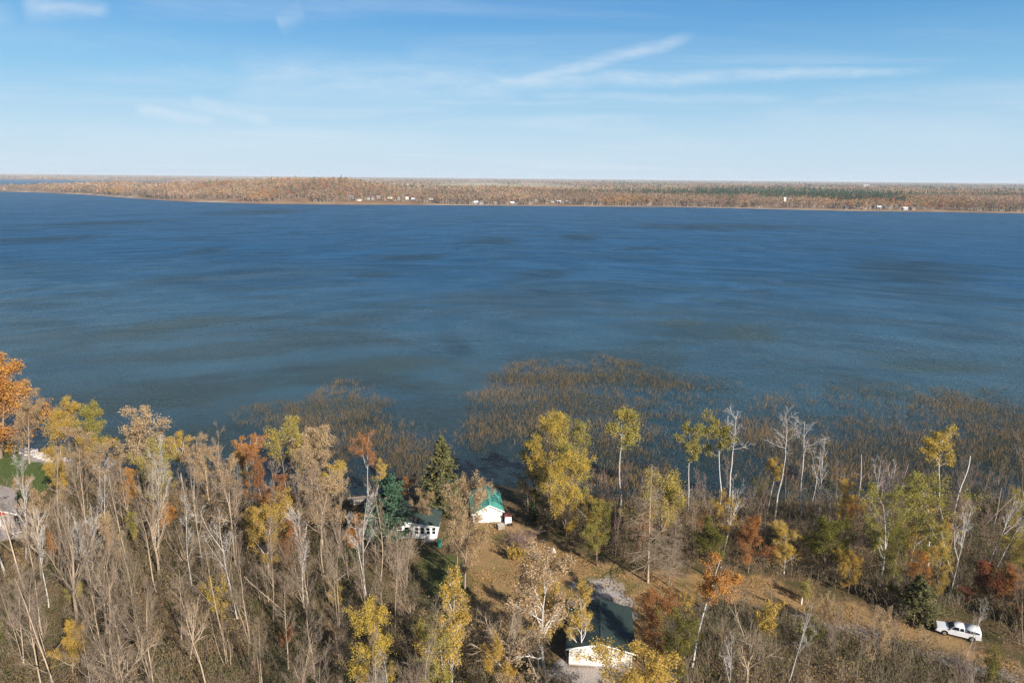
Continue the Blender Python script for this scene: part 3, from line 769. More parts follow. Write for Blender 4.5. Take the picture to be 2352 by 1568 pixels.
        L2 = sprout(rng, *L1, 6, 0.25, 1.0, (25, 55), 0.42, 0.6, 4, 0.13, 0.03, rmin=0.012)
        L3 = sprout(rng, *L2, 4, 0.2, 1.0, (25, 60), 0.5, 0.6, 3, 0.14, 0.02, rmin=0.009)
        br = [(L1[0], L1[1], 4), (L2[0], L2[1], 3), (L3[0], L3[1], 3)]
        lf = leaves(rng, L3[0], 16000, 0.175, 0.26, keep=0.92)
    elif form == 'willow':                  # thick rounded mop of fine leaves
        h = 13.0
        tr = stem(rng, h * 0.6, 0.22, wander=0.06, tip=0.4)
        L1 = sprout(rng, *tr, 12, 0.3, 1.0, (18, 55), 0.72, 0.6, 7, 0.09, 0.05)
        L2 = sprout(rng, *L1, 8, 0.3, 1.0, (25, 60), 0.38, 0.6, 5, 0.12, -0.02, rmin=0.012)
        L3 = sprout(rng, *L2, 5, 0.2, 1.0, (25, 70), 0.55, 0.6, 4, 0.12, -0.16, rmin=0.008)
        br = [(L1[0], L1[1], 4), (L2[0], L2[1], 3), (L3[0], L3[1], 3)]
        lf = leaves(rng, L3[0], 15000, 0.16, 0.22)
    elif form == 'snag':
        h = 12.0
        tr = stem(rng, h, 0.15, wander=0.05, tip=0.45)
        L1 = sprout(rng, *tr, 4, 0.5, 0.98, (35, 75), 0.12, 0.5, 4, 0.2, 0.1)
        br = None
        V, q = tubes(tr[0], tr[1], 6)
        d = {'h': h, 'trunk': np_mesh("snag_trunk", V, q, [BARK['dead']], smooth=True), 'branches': None, 'crown': None, 'stubs': []}
        for b in range(len(L1[0])):
            V, q = tubes(L1[0][b:b + 1], L1[1][b:b + 1], 4); d['stubs'].append(np_mesh("snag_branch", V, q, [BARK['dead']]))
        VAR.setdefault(form, []).append(d)
        return
    elif form == 'larch':                   # bare conifer: straight mast and thin level branches
        h = 17.0
        tr = stem(rng, h * 0.99, 0.16, wander=0.008, tip=0.06, n=10)
        L1 = sprout(rng, *tr, 115, 0.16, 0.99, (68, 104), 0.21, 0.4, 6, 0.08, -0.02, shape=lambda t: np.clip(1.5 * (1.02 - t) ** 0.7, 0.1, 1.1), rmin=0.017)
        L2 = sprout(rng, *L1, 11, 0.15, 1.0, (35, 75), 0.34, 0.6, 3, 0.14, -0.05, rmin=0.012)
        L3 = sprout(rng, *L2, 2, 0.3, 1.0, (35, 75), 0.5, 0.6, 2, 0.14, -0.05, rmin=0.008)
        br = [(L1[0], L1[1], 3), (L2[0], L2[1], 3), (L3[0], L3[1], 3)]
    elif form in ('sapling', 'saplingleaf'):
        h = 8.0
        st = [stem(rng, h * rng.uniform(0.6, 1.0), 0.045, wander=0.06, n=8, tip=0.15, d0=(rng.normal() * 0.16, rng.normal() * 0.16, 1), start=(rng.normal() * 0.35, rng.normal() * 0.35, 0)) for _ in range(5)]
        tr = tuple(np.concatenate([s[i] for s in st]) for i in range(3))
        L1 = sprout(rng, *tr, 11, 0.2, 1.0, (20, 48), 0.22, 0.6, 5, 0.10, 0.05, rmin=0.012)
        L2 = sprout(rng, *L1, 7, 0.2, 1.0, (22, 55), 0.42, 0.6, 3, 0.12, 0.03, rmin=0.008)
        br = [(L1[0], L1[1], 3), (L2[0], L2[1], 3)]
        if form == 'saplingleaf': lf = leaves(rng, L2[0], 4200, 0.155, 0.18, keep=0.8)
    elif form in ('bush', 'bushbare'):
        h = 3.0
        st = [stem(rng, h * rng.uniform(0.55, 1.0), 0.025, wander=0.07, n=6, tip=0.2, d0=(rng.normal() * 0.5, rng.normal() * 0.5, 1), start=(rng.normal() * 0.25, rng.normal() * 0.25, 0)) for _ in range(34 if form == 'bushbare' else 14)]
        tr = tuple(np.concatenate([s[i] for s in st]) for i in range(3))
        L1 = sprout(rng, *tr, 8, 0.2, 1.0, (20, 50), 0.34, 0.6, 4, 0.12, 0.04, rmin=0.012)
        L2 = sprout(rng, *L1, 6, 0.2, 1.0, (22, 55), 0.45, 0.6, 3, 0.12, 0.03, rmin=0.009)
        br = [(L1[0], L1[1], 3), (L2[0], L2[1], 3)]
        if form == 'bush': lf = leaves(rng, L2[0], 2200, 0.17, 0.10)
    elif form in ('spruce', 'pine'):
        h = 15.0
        tr = stem(rng, h * 0.98, 0.20, wander=0.006, tip=0.05, n=10)
        if form == 'spruce':
            L1 = sprout(rng, *tr, 190, 0.05, 0.99, (74, 104), 0.27, 0.35, 6, 0.05, 0.035, shape=lambda t: np.clip((1.0 - t) ** 0.85, 0.05, 1), rmin=0.014)
            L2 = sprout(rng, *L1, 7, 0.2, 1.0, (30, 65), 0.36, 0.6, 3, 0.08, -0.10, rmin=0.010)
            lf = leaves(rng, np.concatenate([L2[0]]), 15000, 0.26, 0.09, tlo=0.0, flat=0.2)
        else:
            L1 = sprout(rng, *tr, 85, 0.10, 0.99, (55, 85), 0.21, 0.4, 6, 0.07, 0.05, shape=lambda t: np.clip(1.25 * (1.02 - t) ** 0.55 * (0.7 + 0.4 * np.sin(t * 31)), 0.1, 1.1), rmin=0.014)
            L2 = sprout(rng, *L1, 8, 0.3, 1.0, (25, 60), 0.36, 0.6, 3, 0.10, 0.05, rmin=0.010)
            lf = leaves(rng, L2[0], 11000, 0.27, 0.15, tlo=0.3, flat=0.4)
        br = [(L1[0], L1[1], 3), (L2[0], L2[1], 3)]
    pack(form, h, tr, br, lf)
for form, n in (('bare', 13), ('spread', 4), ('oak', 5), ('maple', 3), ('birch', 4), ('birchbare', 3), ('aspen', 4), ('aspenbare', 4), ('poplar', 4), ('willow', 2),
                ('snag', 4), ('larch', 2), ('sapling', 4), ('saplingleaf', 4), ('bush', 3), ('bushbare', 2), ('spruce', 2), ('pine', 2)):
    for k in range(n): variant(form, hash((form, k)) % 1000 if False else sum(map(ord, form)) * 17 + k * 101)

NAMES = {'bare': 'bare_tree', 'spread': 'bare_tree', 'oak': 'oak_tree', 'maple': 'maple_tree', 'birch': 'birch_tree', 'birchbare': 'birch_tree', 'aspen': 'aspen_tree',
         'aspenbare': 'aspen_tree', 'poplar': 'poplar_tree', 'willow': 'willow_tree', 'snag': 'dead_trunk', 'larch': 'larch_tree', 'sapling': 'sapling_clump',
         'saplingleaf': 'sapling_clump', 'bush': 'bush', 'bushbare': 'bush', 'spruce': 'spruce_tree', 'pine': 'pine_tree'}
PLACED = []
def set_mat(o, m):
    if o.material_slots:
        o.material_slots[0].link = 'OBJECT'; o.material_slots[0].material = m
def plant(form, base, h, label, leaf=None, brk='pale', lean=(0, 0), yaw=None, width=1.0, var=None, group=None, name=None, cat=None):
    v = VAR[form][(random.randrange(len(VAR[form])) if var is None else var) % len(VAR[form])]
    s = h / v['h']
    o = empty(name or NAMES[form], base)
    yaw = random.uniform(0, 2 * math.pi) if yaw is None else yaw
    q = Vector((0, 0, 1)).rotation_difference(Vector((lean[0], lean[1], 1)).normalized()).to_matrix()
    o.rotation_euler = (q @ Matrix.Rotation(yaw, 3, 'Z')).to_euler()
    o.scale = (s * width, s * width, s)
    if cat is None: cat = 'bush' if form in ('bush', 'bushbare') else 'tree'
    tag(o, label, cat, group)
    for part in ('trunk', 'branches', 'crown'):
        if v[part] is None: continue
        c = link(part, v[part], o)
        if part == 'crown': set_mat(c, LEAF[leaf or 'gold'])
        elif part == 'branches' and brk == 'pale' and form in ('bare', 'sapling', 'oak', 'saplingleaf'): set_mat(c, BARK['twig'])
        else: set_mat(c, BARK[brk])
    for sm in v.get('stubs', ()): set_mat(link('branch', sm, o), BARK[brk])
    PLACED.append((base[0], base[1]))
    return o
def hero(form, bx, by, tx, ty, label, leaf=None, brk='pale', width=1.0, var=None, yaw=None, name=None, cat=None):
    """base and tip as seen from the drone give the spot, the height and the lean"""
    B = GG(bx, by)
    d = ray(tx, ty); k = B.y / d.y
    T = Vector((0, 0, CAM_Z)) + d * k
    h = T.z - B.z
    return plant(form, (B.x, B.y, B.z - 0.1), h / max(0.8, math.cos(math.atan2(T.x - B.x, h))), label, leaf, brk,
                 ((T.x - B.x) / h, random.uniform(-0.04, 0.04)), yaw, width, var, name=name, cat=cat)


# ------------------------------------------------------------------ trees one can tell apart
H = hero
H('maple', 2, 1052, 8, 812, "dense orange maple at the shore, partly cut by the left picture edge", 'orange', 'grey', 1.15, 0)
H('maple', -40, 1062, -30, 860, "second orange maple cut off by the left picture edge", 'orange', 'grey', 1.2, 1)
H('bush', 20, 1036, 22, 1008, "low orange bush under the orange maple", 'gold', 'grey', 1.6, 0)
H('oak', 68, 1064, 76, 898, "thin-leaved grey tree on the green lawn beside the orange maple", 'tan', 'pale', 0.85, 1)
H('maple', 137, 1050, 150, 902, "yellow-brown tree with a pale trunk behind the rocks", 'gold', 'pale', 0.95, 2)
H('maple', 178, 1048, 222, 926, "yellow-green tree right of the yellow-brown one at the lawn shore", 'lime', 'grey', 0.95, 0)
H('oak', 322, 1130, 335, 928, "tan-orange oak with fanned white limbs on the left shore", 'tan', 'pale', 1.3, 2)
H('poplar', 362, 1180, 350, 1008, "yellow-green tree in front of the tan-orange oak", 'lime', 'grey', 1.25, 1)
H('birch', 425, 1140, 424, 984, "white forked birch with a few yellow leaves, right of the tan oak", 'gold', 'birch', 1.0, 0)
H('birch', 448, 1168, 466, 984, "white birch leaning right beside the forked birch", 'tan', 'birch', 1.0, 1)
H('birch', 582, 1152, 548, 1002, "strong white birch with orange leaves and crooked limbs", 'orange', 'birch', 1.3, 2)
H('willow', 655, 1108, 668, 968, "rounded olive-yellow willow at the water", 'lime', 'grey', 1.0, 0)
H('willow', 722, 1112, 724, 972, "rounded brown-orange willow beside the olive one", 'tan', 'grey', 0.95, 1)
H('bare', 785, 1118, 790, 980, "bare grey tree between the brown willow and the orange birch", None, 'pale', 0.8, 0)
H('poplar', 770, 1160, 768, 1058, "small bright yellow tree below the bare grey tree", 'yellow', 'grey', 1.4, 0)
H('birch', 846, 1146, 846, 988, "white-stemmed birch with orange-brown crown behind the dark-roofed cottage", 'rust', 'birch', 0.95, 3)
H('birch', 858, 1148, 884, 1055, "shorter orange birch right of the orange-brown birch", 'gold', 'birch', 1.25, 1)
H('oak', 740, 1262, 760, 1090, "wide pinkish-tan tree left of the cottage", 'tan', 'pale', 1.2, 0)
H('oak', 700, 1240, 712, 1120, "tan tree with white limbs behind the wide pinkish one", 'tan', 'birch', 1.1, 3)
H('poplar', 618, 1320, 632, 1132, "golden tree with white trunk in the wood left of the cottage", 'gold', 'birch', 1.25, 2)
H('poplar', 565, 1270, 590, 1160, "smaller golden tree left of the white-trunked golden one", 'gold', 'pale', 1.2, 3)
H('poplar', 812, 1280, 820, 1180, "orange tree touching the left corner of the cottage", 'orange', 'grey', 1.3, 0)
H('pine', 885, 1262, 897, 1092, "blue-green pine in front of the dark-roofed cottage", 'pine', 'brown', 1.75, 0)
H('spruce', 1012, 1182, 1013, 998, "tall cone-shaped olive spruce at the water left of the boathouse", 'spruce', 'brown', 1.25, 0)
H('oak', 942, 1158, 938, 1090, "small pinkish-red tree between pine and spruce", 'rust', 'pale', 1.2, 1)
H('oak', 968, 1212, 975, 1120, "pinkish-brown tree behind the cottage porch", 'tan', 'grey', 1.3, 4)
H('poplar', 1068, 1352, 1082, 1072, "tall tan oak standing between cottage and boathouse", 'tan', 'grey', 0.92, 1, name='oak_tree')
H('oak', 1050, 1300, 1050, 1160, "lower tan tree beside the tall oak near the porch", 'tan', 'grey', 0.8, 3)
H('bushbare', 905, 1300, 925, 1205, "grey bare clump in front of the cottage", None, 'pale', 1.0, 0)
H('poplar', 1268, 1200, 1262, 944, "tall golden-yellow poplar right of the boathouse", 'yellow', 'grey', 0.95, 0)
H('poplar', 1312, 1205, 1322, 958, "broad yellow-green poplar joined to the golden one", 'lime', 'grey', 1.05, 1)
H('poplar', 1235, 1175, 1218, 990, "darker olive poplar behind the golden poplar", 'olive', 'brown', 0.9, 2)
H('poplar', 1302, 1262, 1308, 1030, "yellow tree at the lawn edge below the tall poplars", 'yellow', 'brown', 0.9, 3)
H('oak', 1212, 1172, 1214, 1070, "small tan tree with drooping branches right of the boathouse", 'tan', 'grey', 1.3, 2)
H('poplar', 1372, 1300, 1375, 1150, "yellow-olive tree overhanging the lawn edge", 'lime', 'brown', 1.2, 0)
H('aspen', 1424, 1190, 1424, 928, "tall white aspen with leaf tufts on its left side", 'lime', 'birch', 1.2, 0)
H('aspen', 1576, 1200, 1586, 972, "white aspen with a small flat olive crown", 'lime', 'birch', 1.05, 1)
H('aspen', 1645, 1190, 1648, 944, "aspen with yellow-green tufts left of the tall dead aspen", 'lime', 'birch', 1.1, 2)
H('aspenbare', 1670, 1195, 1692, 930, "tall bone-white dead aspen next to the yellow-tufted one", None, 'birch', 1.1, 0)
H('aspenbare', 1778, 1195, 1806, 935, "dead aspen with a forked bare top, left of a pair", None, 'birch', 1.15, 1)
H('aspenbare', 1840, 1205, 1846, 950, "dead aspen with a round bare crown, right of a pair", None, 'birch', 1.2, 2)
H('aspen', 1762, 1180, 1786, 1045, "small gold-crowned aspen in front of the forked dead aspen", 'gold', 'birch', 1.1, 3)
H('snag', 1862, 1165, 1880, 1066, "short broken white trunk right of the dead aspen pair", None, 'dead', 1.0, 0)
H('snag', 1968, 1165, 1978, 1040, "tall straight broken white trunk standing before the reeds", None, 'dead', 0.9, 1)
H('snag', 2060, 1170, 2086, 1060, "leaning broken grey trunk left of the yellow aspen", None, 'dead', 0.9, 2)
H('aspen', 2165, 1192, 2165, 978, "bright yellow-crowned aspen standing over the reeds", 'yellow', 'birch', 1.35, 2)
H('snag', 2188, 1196, 2232, 1046, "forked dead white trunk right of the yellow aspen", None, 'dead', 1.2, 3)
H('bare', 2352, 1150, 2345, 985, "grey bare tree at the right picture edge above the reeds", None, 'grey', 0.7, 2)
H('poplar', 2020, 1345, 2030, 1112, "yellow-green birch-like tree with a white stem in the right thicket", 'lime', 'birch', 1.05, 2)
H('poplar', 2132, 1320, 2120, 1082, "tall lime-coloured tree right of the white-stemmed one", 'lime', 'birch', 1.25, 3)
H('poplar', 2120, 1365, 2110, 1262, "orange-gold tree over the low green spruce", 'orange', 'grey', 1.2, 1)
H('spruce', 2115, 1418, 2115, 1318, "low green spruce beside the track", 'spruce', 'brown', 1.9, 1)
H('birchbare', 2262, 1312, 2352, 1120, "white birch leaning far right at the right edge", None, 'birch', 0.7, 0)
H('birchbare', 2290, 1300, 2372, 1150, "second leaning birch behind the far-leaning one", None, 'birch', 0.7, 1)
H('birchbare', 2178, 1380, 2235, 1140, "crooked white birch between lime tree and red bush", None, 'birch', 0.7, 2)
H('birch', 2200, 1345, 2160, 1190, "white birch stem rising through the lime tree", 'lime', 'birch', 0.8, 0)
H('maple', 2278, 1400, 2270, 1285, "rusty red tree behind the parked pickup", 'red', 'brown', 1.3, 1)
H('maple', 2330, 1420, 2340, 1300, "dark red-brown tree at the right edge above the pickup", 'rust', 'brown', 1.2, 0)
H('poplar', 2330, 1330, 2335, 1230, "yellow-green tree at the right edge", 'lime', 'brown', 1.4, 0)
H('larch', 1488, 1338, 1500, 1066, "bare grey larch standing alone at the lawn edge", None, 'pale', 1.05, 0)
H('larch', 1535, 1345, 1556, 1180, "smaller bare grey larch right of the lone larch", None, 'grey', 0.95, 1)
H('willow', 1520, 1262, 1516, 1070, "olive-yellow drooping tree behind the lone larch", 'lime', 'grey', 0.85, 1)
H('maple', 1620, 1320, 1640, 1180, "olive-gold tree in the thicket right of the larch", 'olive', 'brown', 1.1, 2)
H('poplar', 1658, 1240, 1668, 1130, "gold tree among grey stems in the middle of the right thicket", 'gold', 'brown', 1.3, 1)
H('maple', 1718, 1312, 1725, 1180, "rusty red-brown tree in the middle of the right thicket", 'rust', 'brown', 1.1, 1)
H('poplar', 1800, 1318, 1806, 1200, "golden tree with thin white stems at the track edge", 'gold', 'birch', 1.4, 2)
H('maple', 1890, 1330, 1900, 1180, "olive-gold tree right of the golden track-side tree", 'olive', 'brown', 1.2, 0)
H('poplar', 1948, 1360, 1950, 1260, "small orange-gold tree at the dark thicket edge", 'gold', 'brown', 1.2, 3)
H('saplingleaf', 1850, 1380, 1852, 1335, "yellow-green shrub on the track verge", 'lime', 'grey', 1.6, 0)
H('oak', 1255, 1566, 1268, 1262, "large golden-tan tree left of the green-roofed garage", 'tan', 'birch', 1.05, 0)
H('oak', 1330, 1520, 1330, 1330, "golden tree overlapping the garage roof", 'gold', 'birch', 0.9, 2)
H('spread', 1165, 1610, 1172, 1378, "pale bare tree with a fan of limbs at the bottom middle", None, 'pale', 1.05, 0)
H('poplar', 868, 1640, 862, 1380, "bright yellow tree at the bottom left of the middle", 'yellow', 'pale', 1.15, 1)
H('birchbare', 895, 1680, 880, 1480, "white bare tree below the bright yellow one", None, 'birch', 0.9, 1)
H('oak', 1040, 1640, 1046, 1330, "gold and tan birch with a white stem at the bottom middle", 'gold', 'birch', 0.85, 3)
H('poplar', 1020, 1680, 1008, 1430, "yellow-green tree below the gold birch", 'lime', 'birch', 1.0, 2)
H('poplar', 1462, 1735, 1455, 1470, "golden tree in front of the garage wall", 'gold', 'pale', 1.6, 3)
H('sapling', 938, 1278, 946, 1168, "bare stems in front of the cottage porch", None, 'pale', 1.0, 2)
H('sapling', 870, 1290, 866, 1215, "bare stems in front of the cottage gable", None, 'grey', 1.2, 1)
H('maple', 1380, 1830, 1376, 1640, "golden tree top at the bottom edge before the garage", 'gold', 'pale', 1.0, 0)
H('birch', 1590, 1530, 1660, 1276, "leaning white birch with orange crown right of the gravel pad", 'orange', 'birch', 0.95, 2)
H('poplar', 1505, 1545, 1508, 1345, "gold-brown tree beside the garage roof", 'rust', 'grey', 1.05, 0)
H('poplar', 1550, 1580, 1550, 1400, "olive-gold tree right of the garage", 'olive', 'grey', 1.15, 2)
H('spread', 1715, 1600, 1722, 1372, "bare white tree with spreading limbs at the bottom right", None, 'pale', 0.8, 1)
H('birchbare', 1795, 1620, 1868, 1382, "bending white birch at the bottom right", None, 'birch', 0.55, 2)
H('spread', 178, 1445, 152, 1128, "big bare tree with a thick pale trunk in the left wood", None, 'grey', 0.66, 2)
H('bare', 150, 1660, 10, 1290, "long bare trunk leaning left at the left edge", None, 'pale', 0.6, 3)
H('bare', 372, 1640, 330, 1330, "bare tree with twin stems at the bottom left", None, 'pale', 0.75, 4)
H('bare', 480, 1600, 400, 1290, "pale straight bare trunk in the lower left wood", None, 'pale', 0.55, 5)
H('birchbare', 545, 1420, 500, 1165, "whitish bare tree with a round crown in the left wood", None, 'birch', 0.85, 0)
H('spread', 255, 1700, 300, 1440, "bare tree with long low limbs at the bottom left edge", None, 'pale', 1.1, 3)
H('maple', 168, 1560, 172, 1418, "small golden-orange tree among bare trunks at the lower left", 'gold', 'pale', 0.85, 1)
H('saplingleaf', 505, 1430, 490, 1320, "yellow-green leafy clump in the lower left wood", 'yellow', 'grey', 0.8, 1)
H('bare', 240, 1260, 232, 1052, "bare whitish tree right of the green lawn", None, 'birch', 0.7, 6)
H('maple', 372, 1232, 378, 1150, "small red-orange tree in the left wood", 'orange', 'grey', 1.2, 2)
# bushes on the clearing
H('bushbare', 1192, 1262, 1192, 1210, "greyish mauve bare bush on the brown lawn", None, 'mauve', 1.35, 1)
H('bush', 1180, 1284, 1180, 1246, "yellow-leaved shrub below the mauve bush on the lawn", 'gold', 'grey', 0.8, 1)
H('bush', 1200, 1276, 1200, 1262, "small dark green bush touching the yellow-leaved shrub", 'dkgreen', 'brown', 1.2, 2)
H('pine', 1225, 1198, 1222, 1150, "small dark green conifer in the shade right of the boathouse", 'dkgreen', 'brown', 1.5, 1)
H('bush', 808, 1290, 806, 1255, "dark evergreen bush at the cottage corner", 'dkgreen', 'brown', 1.2, 0)


# ------------------------------------------------------------------ the woods between them
def scatter(poly_v, spacing, mixw, labels, seed, hrange=None, group=None, avoid=()):
    rng = random.Random(seed)
    poly = GP(poly_v)
    x0, y0 = poly.min(0); x1, y1 = poly.max(0)
    area = (x1 - x0) * (y1 - y0)
    forms = list(mixw.keys()); wts = [mixw[f][0] for f in forms]
    cnt = 0
    for _ in range(int(area / spacing ** 2 * 9)):
        x = rng.uniform(x0, x1); y = rng.uniform(y0, y1)
        if not inside(poly, np.array([x]), np.array([y]))[0]: continue
        if any((x - a) ** 2 + (y - b) ** 2 < spacing ** 2 for a, b in PLACED): continue
        if any(inside(p, np.array([x]), np.array([y]))[0] for p in avoid): continue
        if shore_y(x) - y < 1.0: continue
        f = rng.choices(forms, wts)[0]
        w, h0, h1, lfs, bks, wid = mixw[f]
        form = f.split(':')[0]
        key = 'bare' if VAR[form][0]['crown'] is None else None
        leaf = rng.choice(lfs) if lfs else None
        lab = labels.get(f) or labels[form]
        lab = place_label(lab.split(' in the ')[0].split(' among ')[0].split(' between ')[0].replace('{c}', COLN.get(leaf, '')), x, y)
        plant(form, (x, y, gz(x, y) - 0.1), rng.uniform(h0, h1), lab, leaf, rng.choice(bks), (rng.gauss(0, 0.085), rng.gauss(0, 0.07)), rng.uniform(0, 6.28),
              wid * rng.uniform(0.8, 1.15), rng.randrange(50), group)
        cnt += 1
    return cnt
LANDMARKS = [((68, 1064), "the grey tree on the green lawn"), ((137, 1050), "the yellow-brown shore tree"), ((322, 1130), "the fanned tan-orange oak"), ((362, 1180), "the yellow-green tree before the oak"),
    ((425, 1140), "the white forked birch"), ((582, 1152), "the strong orange-leaved birch"), ((655, 1108), "the olive willow"), ((722, 1112), "the brown willow"), ((770, 1160), "the small bright yellow tree"),
    ((740, 1262), "the wide pinkish-tan tree"), ((618, 1320), "the golden tree with white trunk"), ((812, 1280), "the orange tree at the cottage"), ((178, 1445), "the thick-trunked bare tree"), ((545, 1420), "the round-crowned whitish bare tree"),
    ((168, 1560), "the small golden-orange tree"), ((505, 1430), "the yellow-green leafy clump"), ((372, 1640), "the twin-stemmed bare tree"), ((480, 1600), "the straight pale trunk"), ((255, 1700), "the low-limbed bare tree"),
    ((868, 1640), "the bright yellow bottom tree"), ((1040, 1640), "the gold birch at the bottom"), ((905, 1300), "the bare clump before the cottage"), ((372, 1232), "the small red-orange tree"), ((240, 1260), "the whitish tree by the lawn"),
    ((1268, 1200), "the golden poplar"), ((1302, 1262), "the yellow lawn-edge tree"), ((1372, 1300), "the yellow-olive overhanging tree"), ((1424, 1190), "the tall tufted aspen"), ((1488, 1338), "the lone bare larch"), ((1576, 1200), "the flat-crowned aspen"),
    ((1670, 1195), "the bone-white dead aspen"), ((1778, 1195), "the forked dead aspen"), ((1840, 1205), "the round-crowned dead aspen"), ((1968, 1165), "the tall broken white trunk"), ((2060, 1170), "the leaning broken trunk"), ((2165, 1192), "the yellow-crowned aspen"),
    ((1620, 1320), "the olive-gold thicket tree"), ((1718, 1312), "the rusty red-brown tree"), ((1800, 1318), "the golden track-side tree"), ((1890, 1330), "the olive-gold track tree"), ((1948, 1360), "the small orange-gold tree"), ((2020, 1345), "the white-stemmed lime tree"),
    ((2132, 1320), "the tall lime-coloured tree"), ((2115, 1418), "the low green spruce"), ((2278, 1400), "the rusty red tree"), ((2262, 1312), "the far-leaning birch"), ((1590, 1530), "the leaning orange-crowned birch"), ((1715, 1600), "the spreading bare white tree"),
    ((1795, 1620), "the bending white birch"), ((1505, 1545), "the gold-brown garage tree"), ((1452, 1740), "the golden tree before the garage"), ((1255, 1566), "the large golden-tan tree"), ((1165, 1610), "the fan-limbed bare tree"), ((2200, 1460), "the parked pickup"),
    ((1520, 1262), "the drooping olive tree"), ((1658, 1240), "the gold tree among grey stems"), ((2330, 1330), "the yellow-green edge tree")]
LANDPOS = [(G(*p), n) for p, n in LANDMARKS]
USED_LABELS = {}
def place_label(what, x, y):
    best = sorted(((x - p.x) ** 2 + (y - p.y) ** 2, n, p) for p, n in LANDPOS)[:6]
    for d2, n, p in best:
        dx, dy = x - p.x, y - p.y
        opts = [("right of" if dx > 0 else "left of"), ("behind" if dy > 0 else "in front of")]
        if abs(dy) > abs(dx): opts.reverse()
        if d2 > 64: opts = ["well " + o if o in ("right of", "left of") else "farther " + o if o == "behind" else "farther " + o for o in opts]
        for o in opts:
            lab = f"{what} {o} {n}"
            if lab not in USED_LABELS:
                USED_LABELS[lab] = 1; return lab
    return f"{what} near {best[0][1]}"
COLN = {'gold': 'golden', 'yellow': 'yellow', 'lime': 'yellow-green', 'orange': 'orange', 'tan': 'tan', 'rust': 'rust-brown', 'red': 'red', 'olive': 'olive', 'dkgreen': 'dark green'}
HOUSE_FOOT = [GP([(790, 1150), (1010, 1150), (1015, 1252), (800, 1262)]), GP([(1080, 1110), (1165, 1110), (1165, 1205), (1080, 1205)]),
              GP([(1290, 1330), (1470, 1330), (1460, 1545), (1290, 1545)]), GP([(-200, 1150), (75, 1150), (75, 1260), (-200, 1330)])]
CLEAR = [LAWN, GREEN, LEFTLAWN, PAD, GP([(2110, 1395), (2300, 1420), (2310, 1535), (2110, 1505)])] + HOUSE_FOOT
N1 = scatter([(150, 1082), (300, 1096), (480, 1122), (780, 1146), (800, 1230), (560, 1240), (300, 1220), (130, 1180)], 3.2,
        {'bare': (6, 8, 13, None, ['pale', 'pale', 'grey'], 0.7), 'sapling': (4, 5, 8, None, ['pale', 'grey'], 0.8), 'oak': (3.0, 8, 13, ['tan', 'tan', 'gold', 'tan', 'orange', 'rust'], ['pale'], 1.1),
         'poplar': (1.6, 7, 11, ['gold', 'lime'], ['grey'], 1.0)},
        {'bare': "slender bare tree in the wood along the left shore", 'sapling': "bare sapling clump in the wood along the left shore",
         'oak': "{c} leaved tree among bare ones along the left shore", 'poplar': "small {c} tree among bare ones along the left shore"}, 1, group='trees of the left shore wood', avoid=CLEAR)
N2 = scatter([(-260, 1270), (60, 1225), (140, 1185), (300, 1222), (560, 1242), (800, 1235), (815, 1300), (960, 1320), (930, 1400), (600, 1400), (200, 1400), (-300, 1420)], 3.15,
        {'bare': (9, 12, 18, None, ['pale', 'pale', 'grey', 'birch'], 0.62), 'spread': (1.0, 9, 13, None, ['pale'], 0.7), 'sapling': (5, 5, 10, None, ['pale', 'grey'], 0.85),
         'saplingleaf': (2.0, 3, 6, ['lime', 'gold', 'olive', 'rust'], ['grey'], 0.8), 'oak': (1.4, 8, 12, ['tan', 'rust', 'gold'], ['pale'], 0.9)},
        {'bare': "tall bare pale tree in the wood left of the cottage", 'spread': "wide-limbed bare tree in the wood left of the cottage", 'sapling': "bare sapling clump in the wood left of the cottage",
         'saplingleaf': "{c} leafy sapling clump in the wood left of the cottage", 'oak': "{c} leaved tree in the wood left of the cottage"}, 2, group='trees of the left wood', avoid=CLEAR)
N3 = scatter([(-420, 1420), (200, 1400), (600, 1400), (930, 1400), (985, 1440), (990, 1560), (1000, 1760), (600, 1900), (-200, 1900), (-700, 1700)], 3.2,
        {'bare': (8, 11, 16.5, None, ['pale', 'pale', 'grey'], 0.62), 'spread': (1.2, 8, 12, None, ['pale'], 0.7), 'sapling': (6, 4, 9, None, ['pale', 'grey'], 0.9),
         'saplingleaf': (3.2, 3, 5.5, ['lime', 'olive', 'gold', 'olive', 'rust'], ['grey'], 0.9)},
        {'bare': "tall bare tree in the wood at the lower left", 'spread': "bare tree with spreading limbs in the wood at the lower left", 'sapling': "bare sapling clump in the wood at the lower left",
         'saplingleaf': "{c} leafy sapling clump in the wood at the lower left"}, 3, group='trees of the lower left wood', avoid=CLEAR)
N4 = scatter([(1180, 1140), (1300, 1150), (1500, 1152), (1700, 1148), (1900, 1152), (2100, 1158), (2352, 1158), (2700, 1158), (2700, 1260), (2352, 1235), (1900, 1225), (1500, 1225), (1330, 1215), (1230, 1190)], 2.9,
        {'bare': (5, 7, 12, None, ['grey', 'mauve', 'pale'], 0.6), 'sapling': (7, 5, 9.5, None, ['grey', 'mauve', 'mauve', 'pale'], 0.75), 'birchbare': (0.8, 9, 13, None, ['birch', 'dead'], 0.6),
         'snag': (0.6, 5, 9, None, ['dead'], 0.9), 'saplingleaf': (1.2, 4, 7, ['rust', 'tan', 'olive', 'orange'], ['brown'], 0.8)},
        {'bare': "thin bare tree in the thicket along the reed shore", 'sapling': "bare mauve-grey sapling clump in the thicket along the reed shore", 'birchbare': "bare white birch in the thicket along the reed shore",
         'snag': "short dead trunk in the thicket along the reed shore", 'saplingleaf': "{c} leafy sapling clump in the thicket along the reed shore"}, 4, group='trees of the reed shore thicket', avoid=CLEAR)
